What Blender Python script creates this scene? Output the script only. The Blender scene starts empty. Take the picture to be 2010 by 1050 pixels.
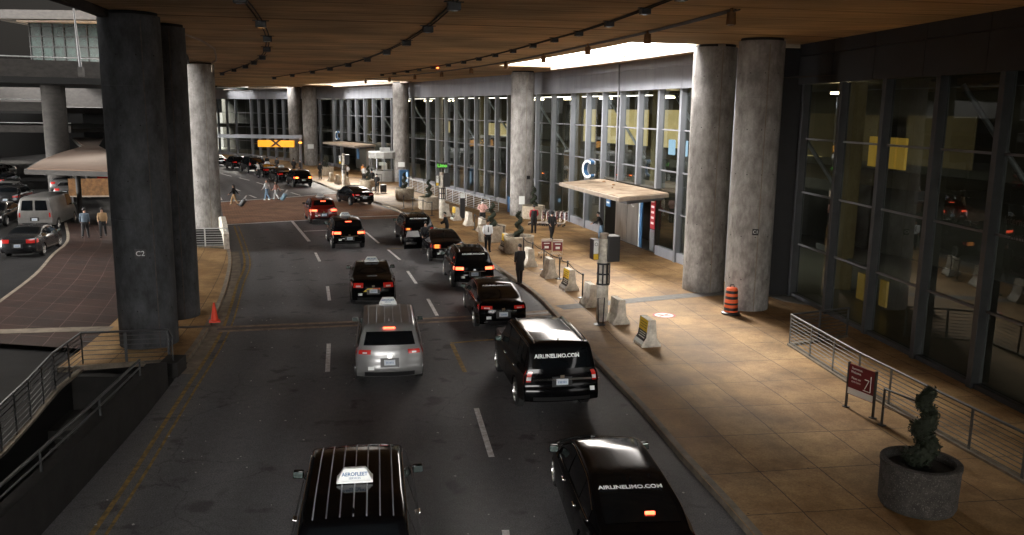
import bpy, bmesh, math, random
from mathutils import Vector, Matrix
random.seed(7)
S = bpy.context.scene
COL = S.collection
R = math.radians
PI = math.pi
# ------------------------------------------------------------ camera, sky, sun, exposure
cam = bpy.data.cameras.new("camera"); camo = bpy.data.objects.new("camera", cam); COL.objects.link(camo)
camo.matrix_world = Matrix.Translation((0, 0, 7.8)) @ (Matrix.Rotation(R(90-10.4), 4, 'X') @ Matrix.Rotation(R(0.75), 4, 'Z'))
cam.sensor_width = 36; cam.lens = 36*1680/2010; cam.clip_start = 0.1; cam.clip_end = 3000
S.camera = camo
HOR = .30
LOBE = 9.0
SUN_EL, SUN_AZ = 34, -12          # azimuth from +Y, negative = left
W = bpy.data.worlds.new("World"); S.world = W; W.use_nodes = True
nt = W.node_tree; nt.nodes.clear(); N = nt.nodes.new; LK = nt.links.new
out = N('ShaderNodeOutputWorld'); bg = N('ShaderNodeBackground'); sky = N('ShaderNodeTexSky')
sky.sky_type = 'NISHITA'; sky.sun_disc = False; sky.sun_elevation = R(SUN_EL); sky.sun_rotation = R(SUN_AZ)
sky.dust_density = 4.0
tc = N('ShaderNodeTexCoord'); mp = N('ShaderNodeMapping'); mp.inputs['Scale'].default_value = (1, 1, 2.5)
ns = N('ShaderNodeTexNoise'); ns.inputs['Scale'].default_value = 2.2; ns.inputs['Detail'].default_value = 6
LK(tc.outputs['Generated'], mp.inputs[0]); LK(mp.outputs[0], ns.inputs['Vector'])
cr = N('ShaderNodeValToRGB'); cr.color_ramp.elements[0].color = (5.5, 5.2, 4.9, 1); cr.color_ramp.elements[1].color = (9.9, 9.4, 8.9, 1)
cr.color_ramp.elements[0].position = .3; cr.color_ramp.elements[1].position = .7
LK(ns.outputs['Fac'], cr.inputs[0])
mx = N('ShaderNodeMixRGB'); mx.inputs[0].default_value = .85   # overcast: mostly cloud over the clear sky
LK(sky.outputs[0], mx.inputs[1]); LK(cr.outputs[0], mx.inputs[2])
# made-up dark patch in the sky, low ahead on the left
dt = N('ShaderNodeVectorMath'); dt.operation = 'DOT_PRODUCT'; dt.inputs[1].default_value = (-0.52, 0.85, 0.08)
LK(tc.outputs['Generated'], dt.inputs[0])
mr = N('ShaderNodeMapRange'); mr.inputs[1].default_value = .80; mr.inputs[2].default_value = .97; mr.inputs[3].default_value = 1; mr.inputs[4].default_value = .009
mr.interpolation_type = 'SMOOTHSTEP'
LK(dt.outputs['Value'], mr.inputs[0])
# overcast sky: bright overhead, dim round the horizon except for a clearing straight ahead
sp = N('ShaderNodeSeparateXYZ'); LK(tc.outputs['Generated'], sp.inputs[0])
el = N('ShaderNodeMapRange'); el.inputs[1].default_value = .0; el.inputs[2].default_value = .75; el.inputs[3].default_value = HOR; el.inputs[4].default_value = 1; LK(sp.outputs['Z'], el.inputs[0])
d2 = N('ShaderNodeVectorMath'); d2.operation = 'DOT_PRODUCT'; d2.inputs[1].default_value = (.12, .985, .08); LK(tc.outputs['Generated'], d2.inputs[0])
fr = N('ShaderNodeMapRange'); fr.inputs[1].default_value = .90; fr.inputs[2].default_value = .975; fr.inputs[3].default_value = 0; fr.inputs[4].default_value = 2.2; LK(d2.outputs['Value'], fr.inputs[0])
mxx = N('ShaderNodeMath'); mxx.operation = 'MAXIMUM'; LK(el.outputs[0], mxx.inputs[0]); LK(fr.outputs[0], mxx.inputs[1])
d3 = N('ShaderNodeVectorMath'); d3.operation = 'DOT_PRODUCT'; d3.inputs[1].default_value = (-0.805, -0.342, 0.485); LK(tc.outputs['Generated'], d3.inputs[0])  # added bright sky lobe behind left, lifting the road and ceiling
f3 = N('ShaderNodeMapRange'); f3.inputs[1].default_value = .72; f3.inputs[2].default_value = .95; f3.inputs[3].default_value = 0; f3.inputs[4].default_value = LOBE; LK(d3.outputs['Value'], f3.inputs[0])
mx3 = N('ShaderNodeMath'); mx3.operation = 'MAXIMUM'; LK(mxx.outputs[0], mx3.inputs[0]); LK(f3.outputs[0], mx3.inputs[1]); mxx = mx3
d4 = N('ShaderNodeVectorMath'); d4.operation = 'DOT_PRODUCT'; d4.inputs[1].default_value = (-.02, -.985, .17); LK(tc.outputs['Generated'], d4.inputs[0])  # added bright sky lobe behind the camera, lights faces turned to it
f4 = N('ShaderNodeMapRange'); f4.inputs[1].default_value = .88; f4.inputs[2].default_value = .98; f4.inputs[3].default_value = 0; f4.inputs[4].default_value = 3.4; LK(d4.outputs['Value'], f4.inputs[0])
mx4 = N('ShaderNodeMath'); mx4.operation = 'MAXIMUM'; LK(mxx.outputs[0], mx4.inputs[0]); LK(f4.outputs[0], mx4.inputs[1]); mxx = mx4
ml = N('ShaderNodeMath'); ml.operation = 'MULTIPLY'; LK(mxx.outputs[0], ml.inputs[0]); LK(mr.outputs[0], ml.inputs[1])
mm = N('ShaderNodeMixRGB'); mm.blend_type = 'MULTIPLY'; mm.inputs[0].default_value = 1
LK(mx.outputs[0], mm.inputs[1]); LK(ml.outputs[0], mm.inputs[2])
LK(mm.outputs[0], bg.inputs[0]); bg.inputs[1].default_value = .14; LK(bg.outputs[0], out.inputs[0])
sl = bpy.data.lights.new("sun", 'SUN'); so = bpy.data.objects.new("sun", sl); COL.objects.link(so)
sl.energy = 1.35; sl.angle = R(20); sl.color = (1, .93, .82)
d = Vector((math.sin(R(SUN_AZ))*math.cos(R(SUN_EL)), math.cos(R(SUN_AZ))*math.cos(R(SUN_EL)), math.sin(R(SUN_EL))))
so.rotation_euler = d.to_track_quat('Z', 'Y').to_euler()
vs = S.view_settings; vs.view_transform = 'Standard'; vs.look = 'None'; vs.exposure = 3.08; vs.gamma = 1; vs.use_curve_mapping = False
S.render.engine = 'CYCLES'
cy = S.cycles; cy.use_denoising = True; cy.max_bounces = 6; cy.diffuse_bounces = 4; cy.glossy_bounces = 3; cy.transparent_max_bounces = 12
cy.caustics_reflective = False; cy.caustics_refractive = False; cy.sample_clamp_indirect = 6

# ------------------------------------------------------------ materials
MATS = {}
def mat(name, col, rough=.6, metal=0.0, spec=.5, var=0.0, vscale=3.0, stretch=(1, 1, 1), bump=0.0, bscale=40, col2=None, emit=None, estr=1.0, coat=0.0, speck=None, rvar=0.0, grain=None):
    """principled material; base colour breaks up between col and col2 with two noise scales"""
    if name in MATS: return MATS[name]
    m = bpy.data.materials.new(name); m.use_nodes = True; t = m.node_tree; p = t.nodes['Principled BSDF']
    p.inputs['Base Color'].default_value = (*col, 1); p.inputs['Roughness'].default_value = rough
    p.inputs['Metallic'].default_value = metal; p.inputs['Specular IOR Level'].default_value = spec
    p.inputs['Coat Weight'].default_value = coat
    n, l = t.nodes.new, t.links.new
    if var or bump or speck or rvar:
        co = n('ShaderNodeTexCoord'); mpn = n('ShaderNodeMapping'); mpn.inputs['Scale'].default_value = stretch
        l(co.outputs['Object'], mpn.inputs[0])
    if var or rvar:
        a = n('ShaderNodeTexNoise'); a.inputs['Scale'].default_value = vscale; a.inputs['Detail'].default_value = 8; a.inputs['Roughness'].default_value = .65
        l(mpn.outputs[0], a.inputs['Vector'])
    if var:
        r = n('ShaderNodeValToRGB'); c2 = col2 or tuple(c*(1-var) for c in col); c1 = tuple(min(1, c*(1+var*.5)) for c in col)
        r.color_ramp.elements[0].position = .36; r.color_ramp.elements[1].position = .66
        r.color_ramp.elements[0].color = (*c2, 1); r.color_ramp.elements[1].color = (*c1, 1)
        l(a.outputs['Fac'], r.inputs[0]); last = r.outputs[0]
        if speck:
            b = n('ShaderNodeTexNoise'); b.inputs['Scale'].default_value = speck[0]; b.inputs['Detail'].default_value = 3
            l(mpn.outputs[0], b.inputs['Vector'])
            q = n('ShaderNodeValToRGB'); q.color_ramp.elements[0].position = speck[1]; q.color_ramp.elements[1].position = speck[1]+.03
            l(b.outputs['Fac'], q.inputs[0]); k = n('ShaderNodeMixRGB'); l(q.outputs[0], k.inputs[0]); l(last, k.inputs[1]); k.inputs[2].default_value = (*speck[2], 1); last = k.outputs[0]
        if grain:
            gn = n('ShaderNodeTexNoise'); gn.inputs['Scale'].default_value = grain[0]; gn.inputs['Detail'].default_value = 12; gn.inputs['Roughness'].default_value = .85
            l(mpn.outputs[0], gn.inputs['Vector']); gm = n('ShaderNodeMapRange'); gm.inputs[1].default_value = .3; gm.inputs[2].default_value = .7; gm.inputs[3].default_value = 1-grain[1]; gm.inputs[4].default_value = 1+grain[1]
            l(gn.outputs['Fac'], gm.inputs[0]); gk = n('ShaderNodeMixRGB'); gk.blend_type = 'MULTIPLY'; gk.inputs[0].default_value = 1; l(last, gk.inputs[1]); l(gm.outputs[0], gk.inputs[2]); last = gk.outputs[0]
        l(last, p.inputs['Base Color'])
    if rvar:
        g = n('ShaderNodeMapRange'); g.inputs[3].default_value = max(.02, rough-rvar); g.inputs[4].default_value = rough+rvar
        l(a.outputs['Fac'], g.inputs[0]); l(g.outputs[0], p.inputs['Roughness'])
    if bump:
        b2 = n('ShaderNodeTexNoise'); b2.inputs['Scale'].default_value = bscale; b2.inputs['Detail'].default_value = 6
        l(mpn.outputs[0], b2.inputs['Vector']); bn = n('ShaderNodeBump'); bn.inputs['Strength'].default_value = bump; bn.inputs['Distance'].default_value = .02
        l(b2.outputs['Fac'], bn.inputs['Height']); l(bn.outputs[0], p.inputs['Normal'])
    if emit:
        p.inputs['Emission Color'].default_value = (*emit, 1); p.inputs['Emission Strength'].default_value = estr
    MATS[name] = m; return m
def M(k): return MATS[k]
mat('asphalt', (.118, .112, .111), .8, var=.3, vscale=.5, bump=.35, bscale=60, grain=(7, .55), col2=(.090, .086, .085), spec=.3)
mat('asphalt_shaded', (.016, .0155, .0155), .85, var=.4, vscale=.5, bump=.3, speck=(18, .72, (.05, .05, .05)), spec=.2)  # left lot asphalt, shade put into its colour
mat('kerb_concrete', (.24, .20, .15), .85, var=.35, vscale=2.5, bump=.3)
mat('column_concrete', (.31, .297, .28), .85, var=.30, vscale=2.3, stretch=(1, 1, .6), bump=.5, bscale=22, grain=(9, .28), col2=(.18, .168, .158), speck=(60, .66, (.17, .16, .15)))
mat('column_shaded', (.068, .072, .078), .85, var=.4, vscale=2.0, stretch=(1, 1, .55), bump=.5, bscale=18, grain=(9, .3), col2=(.032, .034, .037))  # darker copy of the column concrete, shade painted in
mat('barrier_concrete', (.70, .66, .58), .85, var=.35, vscale=4, bump=.4, bscale=30, col2=(.42, .38, .31))
mat('planter_concrete', (.50, .43, .33), .9, var=.3, vscale=6, bump=.8, bscale=70, speck=(55, .6, (.25, .21, .16)))
mat('wall_concrete', (.030, .027, .024), .85, var=.4, vscale=1.5, stretch=(1, 1, 2), bump=.3)
mat('alum', (.25, .262, .285), .42, .55, var=.12, vscale=2, stretch=(1, 1, .2))
mat('alum_panel', (.29, .30, .33), .5, .25, var=.14, vscale=1.2, stretch=(1, 1, .25))
mat('alum_shaded', (.062, .064, .07), .5, .3, var=.15, vscale=2)  # darker copy of alum for the near bay, shade in the colour
mat('panel_shaded', (.022, .022, .024), .6, .1, var=.2, vscale=1)  # near bay panels, darkened in colour to stand in for shade
mat('alum_dark', (.13, .13, .14), .6, .3)
mat('steel', (.45, .44, .42), .33, .9, var=.25, vscale=2, stretch=(1, 1, .15), rvar=.12)
mat('rail_metal', (.55, .56, .56), .5, .3, var=.15, vscale=5)
mat('rail_shaded', (.11, .113, .116), .5, .6)  # darker copy of the rail metal, near shade painted in
mat('rail_dark', (.07, .072, .075), .45, .6)
mat('white_paint', (.95, .93, .90), .7, var=.4, vscale=6, col2=(.55, .53, .50), speck=(22, .66, (.2, .2, .2)))
mat('yellow_paint', (.33, .20, .04), .75, var=.5, vscale=5, col2=(.12, .09, .04))
mat('joint_cover', (.15, .145, .14), .85, var=.3, vscale=4)
mat('joint_metal', (.10, .085, .075), .5, .5, var=.4, vscale=5)
mat('joint_concrete', (.33, .25, .19), .85, var=.45, vscale=3, bump=.3)
mat('brick_dark', (.14, .085, .06), .9, var=.4, vscale=2)
mat('black_plastic', (.012, .012, .013), .45)
mat('rubber', (.014, .014, .014), .8, var=.3, vscale=8)
mat('paint_black', (.0025, .0025, .003), .11, spec=.16, coat=.03)
mat('paint_silver', (.20, .20, .197), .3, .35, coat=.3, var=.06)
mat('paint_pale', (.12, .12, .12), .3, .3)
mat('paint_white', (.13, .126, .118), .4, coat=.3, var=.2, vscale=2)  # white lowered to a shaded tone for the left lot
mat('paint_grey', (.03, .031, .033), .25, .5, coat=.5)
mat('paint_red', (.14, .008, .006), .2, .2, coat=.6)
mat('car_glass', (.004, .005, .006), .045, spec=.28)
mat('chrome', (.75, .74, .72), .12, 1.0)
mat('rim', (.55, .54, .52), .25, .9)
mat('lamp_red', (.35, .012, .01), .2, emit=(1, .04, .02), estr=.012, coat=.5)
mat('lamp_red_on', (.6, .03, .02), .2, emit=(1, .09, .035), estr=.9)
mat('lamp_amber', (.7, .25, .04), .2, emit=(1, .33, .06), estr=.15)
mat('lamp_clear', (.6, .6, .6), .1, coat=1)
mat('plate', (.55, .60, .66), .5, var=.2, vscale=30)
mat('sign_white', (.78, .80, .78), .45)
mat('sign_black', (.012, .012, .013), .4)
mat('sign_yellow', (.80, .52, .02), .55, var=.15, vscale=6)
mat('sign_maroon', (.16, .014, .022), .5)
mat('sign_red', (.38, .02, .03), .5)
mat('sign_blue', (.04, .13, .28), .4)
mat('orange', (.75, .11, .02), .55)
mat('cone_red', (.8, .06, .02), .5)
mat('foliage', (.020, .027, .012), .8, var=.5, vscale=12)
mat('trunk', (.06, .045, .03), .9)
mat('planter_shaded', (.065, .058, .05), .95, var=.4, vscale=6, bump=1, bscale=60, speck=(40, .6, (.14, .13, .115)))  # near planter concrete, darkened in colour to imitate shade
mat('mirror_glass', (.25, .32, .30), .08, .8)
mat('soil', (.03, .024, .018), 1, var=.4, vscale=10)
mat('skin', (.42, .24, .16), .55)
mat('skin_dark', (.14, .075, .045), .5)
mat('hair', (.012, .01, .009), .6)
mat('cloth_black', (.012, .012, .013), .85)
mat('cloth_white', (.70, .72, .74), .85)
mat('cloth_pink', (.65, .38, .33), .85)
mat('cloth_tan', (.62, .42, .20), .85)
mat('cloth_red', (.40, .03, .04), .85)
mat('cloth_slate', (.08, .11, .14), .85)
mat('cloth_blue', (.16, .26, .38), .85)
mat('cloth_khaki', (.28, .18, .09), .85)
mat('cloth_orange', (.55, .22, .05), .85)
mat('case_black', (.015, .015, .016), .4)
mat('case_blue', (.14, .25, .32), .5)
mat('cart_metal', (.55, .50, .45), .35, .6)
mat('kiosk', (.42, .43, .42), .5, var=.15)
mat('interior_dark', (.045, .041, .033), .8)
mat('interior_floor', (.13, .12, .10), .3)
mat('glowing_wall', (.42, .36, .20), .7, var=.3, vscale=.5, emit=(.9, .70, .32), estr=.075)  # wall glows in place of real hall lighting
mat('dim_wall', (.09, .072, .032), .7, var=.3, vscale=.5, emit=(.9, .66, .3), estr=.005)  # dimmer copy of the hall wall, shade and faint glow in the colour
mat('yellow_low', (.22, .14, .02), .6, emit=(1, .62, .12), estr=.02)
mat('yellow_panel', (.75, .50, .06), .6, emit=(1, .60, .10), estr=.05)
mat('hall_lamp', (.9, .9, .9), .5, emit=(1, .82, .48), estr=5)
mat('screen', (.02, .03, .04), .3, emit=(.5, .75, 1), estr=.16)
mat('amber_sign', (.8, .4, .02), .4, emit=(1, .33, .01), estr=.10)
mat('amber_dark', (.05, .02, .0), .5)
mat('amber_lamp', (.8, .3, .02), .4, emit=(1, .28, .02), estr=1.2)
mat('limo_green', (.1, .6, .1), .5, emit=(.25, 1, .08), estr=.09)
mat('red_dot', (.8, .1, .02), .5, emit=(1, .1, .02), estr=1.2)
mat('canopy_top', (.30, .24, .17), .85, var=.55, vscale=1.3, col2=(.20, .13, .075))
mat('canopy_edge', (.36, .30, .24), .7, var=.2)
mat('roof_far', (.075, .046, .028), .85, var=.6, vscale=.35, stretch=(1, 3, 1), col2=(.13, .075, .045))
mat('debris', (.5, .5, .47), .8)
mat('green_glass', (.010, .022, .019), .12, .0, var=.6, vscale=.8)
mat('brown_metal', (.20, .10, .05), .5)
mat('pit_concrete_shaded', (.018, .0165, .015), .9, var=.4, vscale=1.5, bump=.3)  # stair pit concrete, shade put into the colour
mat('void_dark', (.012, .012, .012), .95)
mat('rust', (.22, .11, .04), .7, .3, var=.4, vscale=4)

def asphalt_mat():
    m = bpy.data.materials.new('worn_asphalt'); m.use_nodes = True; t = m.node_tree; p = t.nodes['Principled BSDF']; n, l = t.nodes.new, t.links.new
    p.inputs['Specular IOR Level'].default_value = .3
    co = n('ShaderNodeTexCoord')
    def noise(sc, det=6, ro=.6, src='Object', dist=0):
        q = n('ShaderNodeTexNoise'); q.inputs['Scale'].default_value = sc; q.inputs['Detail'].default_value = det; q.inputs['Roughness'].default_value = ro; q.inputs['Distortion'].default_value = dist; l(co.outputs[src], q.inputs['Vector']); return q
    def rng(sock, a, b, c, d_):
        q = n('ShaderNodeMapRange'); q.inputs[1].default_value = a; q.inputs[2].default_value = b; q.inputs[3].default_value = c; q.inputs[4].default_value = d_; l(sock, q.inputs[0]); return q.outputs[0]
    def mul(a, b):
        q = n('ShaderNodeMath'); q.operation = 'MULTIPLY'; l(a, q.inputs[0]); l(b, q.inputs[1]); return q.outputs[0]
    big = rng(noise(.35, 8, .62).outputs['Fac'], .35, .65, .82, 1.12); fine = rng(noise(34, 4, .8).outputs['Fac'], .35, .65, .5, 1.6); mid = rng(noise(5, 10, .8).outputs['Fac'], .3, .7, .78, 1.22)
    sx = n('ShaderNodeSeparateXYZ'); l(co.outputs['UV'], sx.inputs[0])
    pp = n('ShaderNodeMath'); pp.operation = 'PINGPONG'; pp.inputs[1].default_value = .9; l(sx.outputs['Y'], pp.inputs[0])
    trk = rng(pp.outputs[0], .15, .75, .86, 1.06)
    f = mul(mul(mul(big, fine), mid), trk)
    # fine cracks, broken up
    vo = n('ShaderNodeTexVoronoi'); vo.feature = 'DISTANCE_TO_EDGE'; vo.inputs['Scale'].default_value = .33
    wv = n('ShaderNodeVectorMath'); wv.operation = 'MULTIPLY_ADD'; wv.inputs[1].default_value = (.5, .5, .5); l(noise(1.6, 6, .7).outputs['Color'], wv.inputs[0]); l(co.outputs['Object'], wv.inputs[2]); l(wv.outputs[0], vo.inputs['Vector'])
    ck = rng(vo.outputs['Distance'], .002, .007, .68, 1); msk = rng(noise(.16, 2).outputs['Fac'], .48, .54, 0, 1)
    mxk = n('ShaderNodeMix'); l(msk, mxk.inputs[0]); mxk.inputs[2].default_value = 1; l(ck, mxk.inputs[3]); f = mul(f, mxk.outputs[0])
    # oil drips
    oil = rng(noise(1.1, 3, .5).outputs['Fac'], .61, .68, 1, .55); f = mul(f, oil)
    k = n('ShaderNodeMixRGB'); k.blend_type = 'MULTIPLY'; k.inputs[0].default_value = 1; k.inputs[1].default_value = (.135, .134, .136, 1); l(f, k.inputs[2])
    # pale grit
    g = n('ShaderNodeTexVoronoi'); g.inputs['Scale'].default_value = 9; l(co.outputs['Object'], g.inputs['Vector']); gm = rng(g.outputs['Distance'], .045, .07, 1, 0)
    gk = n('ShaderNodeMixRGB'); l(mul(gm, rng(noise(.9, 3).outputs['Fac'], .5, .6, 0, .55)), gk.inputs[0]); l(k.outputs[0], gk.inputs[1]); gk.inputs[2].default_value = (.42, .40, .38, 1)
    l(gk.outputs[0], p.inputs['Base Color'])
    l(rng(noise(.35, 8, .62).outputs['Fac'], .3, .7, .58, .85), p.inputs['Roughness'])
    bn = n('ShaderNodeBump'); bn.inputs['Strength'].default_value = .45; bn.inputs['Distance'].default_value = .01; l(noise(70, 3, .7).outputs['Fac'], bn.inputs['Height']); l(bn.outputs[0], p.inputs['Normal'])
    MATS['worn_asphalt'] = m
asphalt_mat()
def ceiling_mat():
    m = bpy.data.materials.new('board_marked_concrete'); m.use_nodes = True; t = m.node_tree; p = t.nodes['Principled BSDF']; n, l = t.nodes.new, t.links.new
    p.inputs['Roughness'].default_value = .85; p.inputs['Specular IOR Level'].default_value = .2
    co = n('ShaderNodeTexCoord'); mpn = n('ShaderNodeMapping'); mpn.inputs['Rotation'].default_value = (0, 0, R(-12)); mpn.inputs['Scale'].default_value = (.09, 1.9, 1)
    l(co.outputs['Object'], mpn.inputs[0])
    a = n('ShaderNodeTexNoise'); a.inputs['Scale'].default_value = 2.4; a.inputs['Detail'].default_value = 9; a.inputs['Roughness'].default_value = .7; l(mpn.outputs[0], a.inputs['Vector'])
    b = n('ShaderNodeTexNoise'); b.inputs['Scale'].default_value = .22; b.inputs['Detail'].default_value = 5; l(co.outputs['Object'], b.inputs['Vector'])
    r = n('ShaderNodeValToRGB'); r.color_ramp.elements[0].position = .36; r.color_ramp.elements[1].position = .64
    r.color_ramp.elements[0].color = (.50, .34, .20, 1); r.color_ramp.elements[1].color = (.92, .69, .43, 1); l(a.outputs['Fac'], r.inputs[0])
    r2 = n('ShaderNodeValToRGB'); r2.color_ramp.elements[0].position = .35; r2.color_ramp.elements[1].position = .65
    r2.color_ramp.elements[0].color = (.55, .6, .66, 1); r2.color_ramp.elements[1].color = (1, 1, 1, 1); l(b.outputs['Fac'], r2.inputs[0])
    # board joints
    mp3 = n('ShaderNodeMapping'); mp3.inputs['Rotation'].default_value = (0, 0, R(-12)); l(co.outputs['Object'], mp3.inputs[0])
    sx = n('ShaderNodeSeparateXYZ'); l(mp3.outputs[0], sx.inputs[0])
    def lines(period, width):
        q = n('ShaderNodeMath'); q.operation = 'PINGPONG'; q.inputs[1].default_value = period/2; l(sx.outputs['Y'], q.inputs[0])
        w = n('ShaderNodeMath'); w.operation = 'LESS_THAN'; w.inputs[1].default_value = width; l(q.outputs[0], w.inputs[0]); return w.outputs[0]
    k = n('ShaderNodeMixRGB'); k.blend_type = 'MULTIPLY'; k.inputs[0].default_value = 1; l(r.outputs[0], k.inputs[1]); l(r2.outputs[0], k.inputs[2])
    k2 = n('ShaderNodeMixRGB'); l(lines(2.45, .025), k2.inputs[0]); l(k.outputs[0], k2.inputs[1]); k2.inputs[2].default_value = (.05, .03, .018, 1)
    k3 = n('ShaderNodeMixRGB'); l(lines(14.7, .07), k3.inputs[0]); l(k2.outputs[0], k3.inputs[1]); k3.inputs[2].default_value = (.02, .013, .009, 1)
    l(k3.outputs[0], p.inputs['Base Color'])
    bn = n('ShaderNodeBump'); bn.inputs['Strength'].default_value = .5; bn.inputs['Distance'].default_value = .05; l(a.outputs['Fac'], bn.inputs['Height']); l(bn.outputs[0], p.inputs['Normal'])
    MATS['ceiling'] = m
ceiling_mat()
def paving_mat(name, c1, c2, stain, joint, bw, bh, jw, offs=0.0, stainpos=.5):
    m = bpy.data.materials.new(name); m.use_nodes = True; t = m.node_tree; p = t.nodes['Principled BSDF']; n, l = t.nodes.new, t.links.new
    p.inputs['Roughness'].default_value = .75; p.inputs['Specular IOR Level'].default_value = .35
    co = n('ShaderNodeTexCoord')
    br = n('ShaderNodeTexBrick'); br.offset = offs; br.inputs['Scale'].default_value = 1; br.inputs['Brick Width'].default_value = bw; br.inputs['Row Height'].default_value = bh
    br.inputs['Mortar Size'].default_value = jw; br.inputs['Mortar Smooth'].default_value = .3; br.inputs['Bias'].default_value = 0
    br.inputs['Color1'].default_value = (*c1, 1); br.inputs['Color2'].default_value = (*c2, 1); br.inputs['Mortar'].default_value = (*joint, 1)
    # wobble the joints a little
    wn = n('ShaderNodeTexNoise'); wn.inputs['Scale'].default_value = 1.5; wn.inputs['Detail'].default_value = 5; l(co.outputs['UV'], wn.inputs['Vector'])
    wv = n('ShaderNodeVectorMath'); wv.operation = 'SCALE'; wv.inputs['Scale'].default_value = .05; l(wn.outputs['Color'], wv.inputs[0])
    ad = n('ShaderNodeVectorMath'); ad.operation = 'ADD'; l(co.outputs['UV'], ad.inputs[0]); l(wv.outputs[0], ad.inputs[1]); l(ad.outputs[0], br.inputs['Vector'])
    a = n('ShaderNodeTexNoise'); a.inputs['Scale'].default_value = .55; a.inputs['Detail'].default_value = 10; a.inputs['Roughness'].default_value = .68; l(co.outputs['Object'], a.inputs['Vector'])
    r = n('ShaderNodeValToRGB'); r.color_ramp.elements[0].position = stainpos-.12; r.color_ramp.elements[1].position = stainpos+.14
    r.color_ramp.elements[0].color = (*stain, 1); r.color_ramp.elements[1].color = (1, 1, 1, 1); l(a.outputs['Fac'], r.inputs[0])
    f = n('ShaderNodeTexNoise'); f.inputs['Scale'].default_value = 22; f.inputs['Detail'].default_value = 6; f.inputs['Roughness'].default_value = .75; l(co.outputs['Object'], f.inputs['Vector'])
    r3 = n('ShaderNodeValToRGB'); r3.color_ramp.elements[0].position = .3; r3.color_ramp.elements[1].position = .68
    r3.color_ramp.elements[0].color = (.62, .60, .57, 1); r3.color_ramp.elements[1].color = (1.12, 1.12, 1.12, 1); l(f.outputs['Fac'], r3.inputs[0])
    k = n('ShaderNodeMixRGB'); k.blend_type = 'MULTIPLY'; k.inputs[0].default_value = 1; l(br.outputs['Color'], k.inputs[1]); l(r.outputs[0], k.inputs[2])
    k2 = n('ShaderNodeMixRGB'); k2.blend_type = 'MULTIPLY'; k2.inputs[0].default_value = 1; l(k.outputs[0], k2.inputs[1]); l(r3.outputs[0], k2.inputs[2])
    gv = n('ShaderNodeTexVoronoi'); gv.inputs['Scale'].default_value = 1.7; l(co.outputs['Object'], gv.inputs['Vector'])
    gq = n('ShaderNodeMapRange'); gq.inputs[1].default_value = .035; gq.inputs[2].default_value = .06; gq.inputs[3].default_value = .38; gq.inputs[4].default_value = 1; l(gv.outputs['Distance'], gq.inputs[0])
    st = n('ShaderNodeTexNoise'); st.inputs['Scale'].default_value = .22; st.inputs['Detail'].default_value = 9; st.inputs['Roughness'].default_value = .7; st.inputs['Distortion'].default_value = 1.2; l(co.outputs['Object'], st.inputs['Vector'])
    sq = n('ShaderNodeMapRange'); sq.inputs[1].default_value = .38; sq.inputs[2].default_value = .56; sq.inputs[3].default_value = .68; sq.inputs[4].default_value = 1.05; l(st.outputs['Fac'], sq.inputs[0])
    gm_ = n('ShaderNodeMath'); gm_.operation = 'MULTIPLY'; l(gq.outputs[0], gm_.inputs[0]); l(sq.outputs[0], gm_.inputs[1])
    k4 = n('ShaderNodeMixRGB'); k4.blend_type = 'MULTIPLY'; k4.inputs[0].default_value = 1; l(k2.outputs[0], k4.inputs[1]); l(gm_.outputs[0], k4.inputs[2]); k2 = k4
    l(k2.outputs[0], p.inputs['Base Color'])
    bn = n('ShaderNodeBump'); bn.inputs['Strength'].default_value = .3; bn.inputs['Distance'].default_value = .02; l(f.outputs['Fac'], bn.inputs['Height']); l(bn.outputs[0], p.inputs['Normal'])
    rr = n('ShaderNodeMapRange'); rr.inputs[3].default_value = .55; rr.inputs[4].default_value = .85; l(a.outputs['Fac'], rr.inputs[0]); l(rr.outputs[0], p.inputs['Roughness'])
    MATS[name] = m
paving_mat('sidewalk', (.52, .335, .155), (.43, .265, .115), (.50, .42, .30), (.10, .065, .04), 2.0, 1.38, .014)
paving_mat('brick_paving', (.52, .28, .16), (.43, .22, .12), (.62, .58, .55), (.17, .10, .07), .42, .21, .014, .5)
paving_mat('brick_walk', (.055, .027, .019), (.042, .020, .015), (.6, .58, .55), (.16, .10, .085), 1.2, 1.2, .02)  # brick of the left walk, darkened in colour to imitate shade

def glass_mat(name, tint, refl):
    m = bpy.data.materials.new(name); m.use_nodes = True; t = m.node_tree; t.nodes.clear(); n, l = t.nodes.new, t.links.new
    o = n('ShaderNodeOutputMaterial'); mx_ = n('ShaderNodeMixShader'); tr = n('ShaderNodeBsdfTransparent'); gl = n('ShaderNodeBsdfGlossy'); lw = n('ShaderNodeLayerWeight'); lw.inputs[0].default_value = .5
    tr.inputs[0].default_value = (*tint, 1); gl.inputs[0].default_value = (.8, .85, .85, 1); gl.inputs['Roughness'].default_value = .015
    pw = n('ShaderNodeMath'); pw.operation = 'POWER'; pw.inputs[1].default_value = 4.0; l(lw.outputs['Facing'], pw.inputs[0]); mu = n('ShaderNodeMath'); mu.operation = 'MULTIPLY_ADD'; mu.inputs[1].default_value = .9; mu.inputs[2].default_value = refl; l(pw.outputs[0], mu.inputs[0])
    # old glass is never quite flat
    co = n('ShaderNodeTexCoord'); ns_ = n('ShaderNodeTexNoise'); ns_.inputs['Scale'].default_value = .45; l(co.outputs['Object'], ns_.inputs['Vector'])
    bn = n('ShaderNodeBump'); bn.inputs['Strength'].default_value = .05; bn.inputs['Distance'].default_value = .1; l(ns_.outputs['Fac'], bn.inputs['Height']); l(bn.outputs[0], gl.inputs['Normal'])
    l(mu.outputs[0], mx_.inputs[0]); l(tr.outputs[0], mx_.inputs[1]); l(gl.outputs[0], mx_.inputs[2]); l(mx_.outputs[0], o.inputs[0]); MATS[name] = m
glass_mat('facade_glass', (.62, .66, .62), .08)
glass_mat('shaded_glass', (.30, .32, .28), .05)  # darker copy of the facade glass, shade put into the tint
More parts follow.
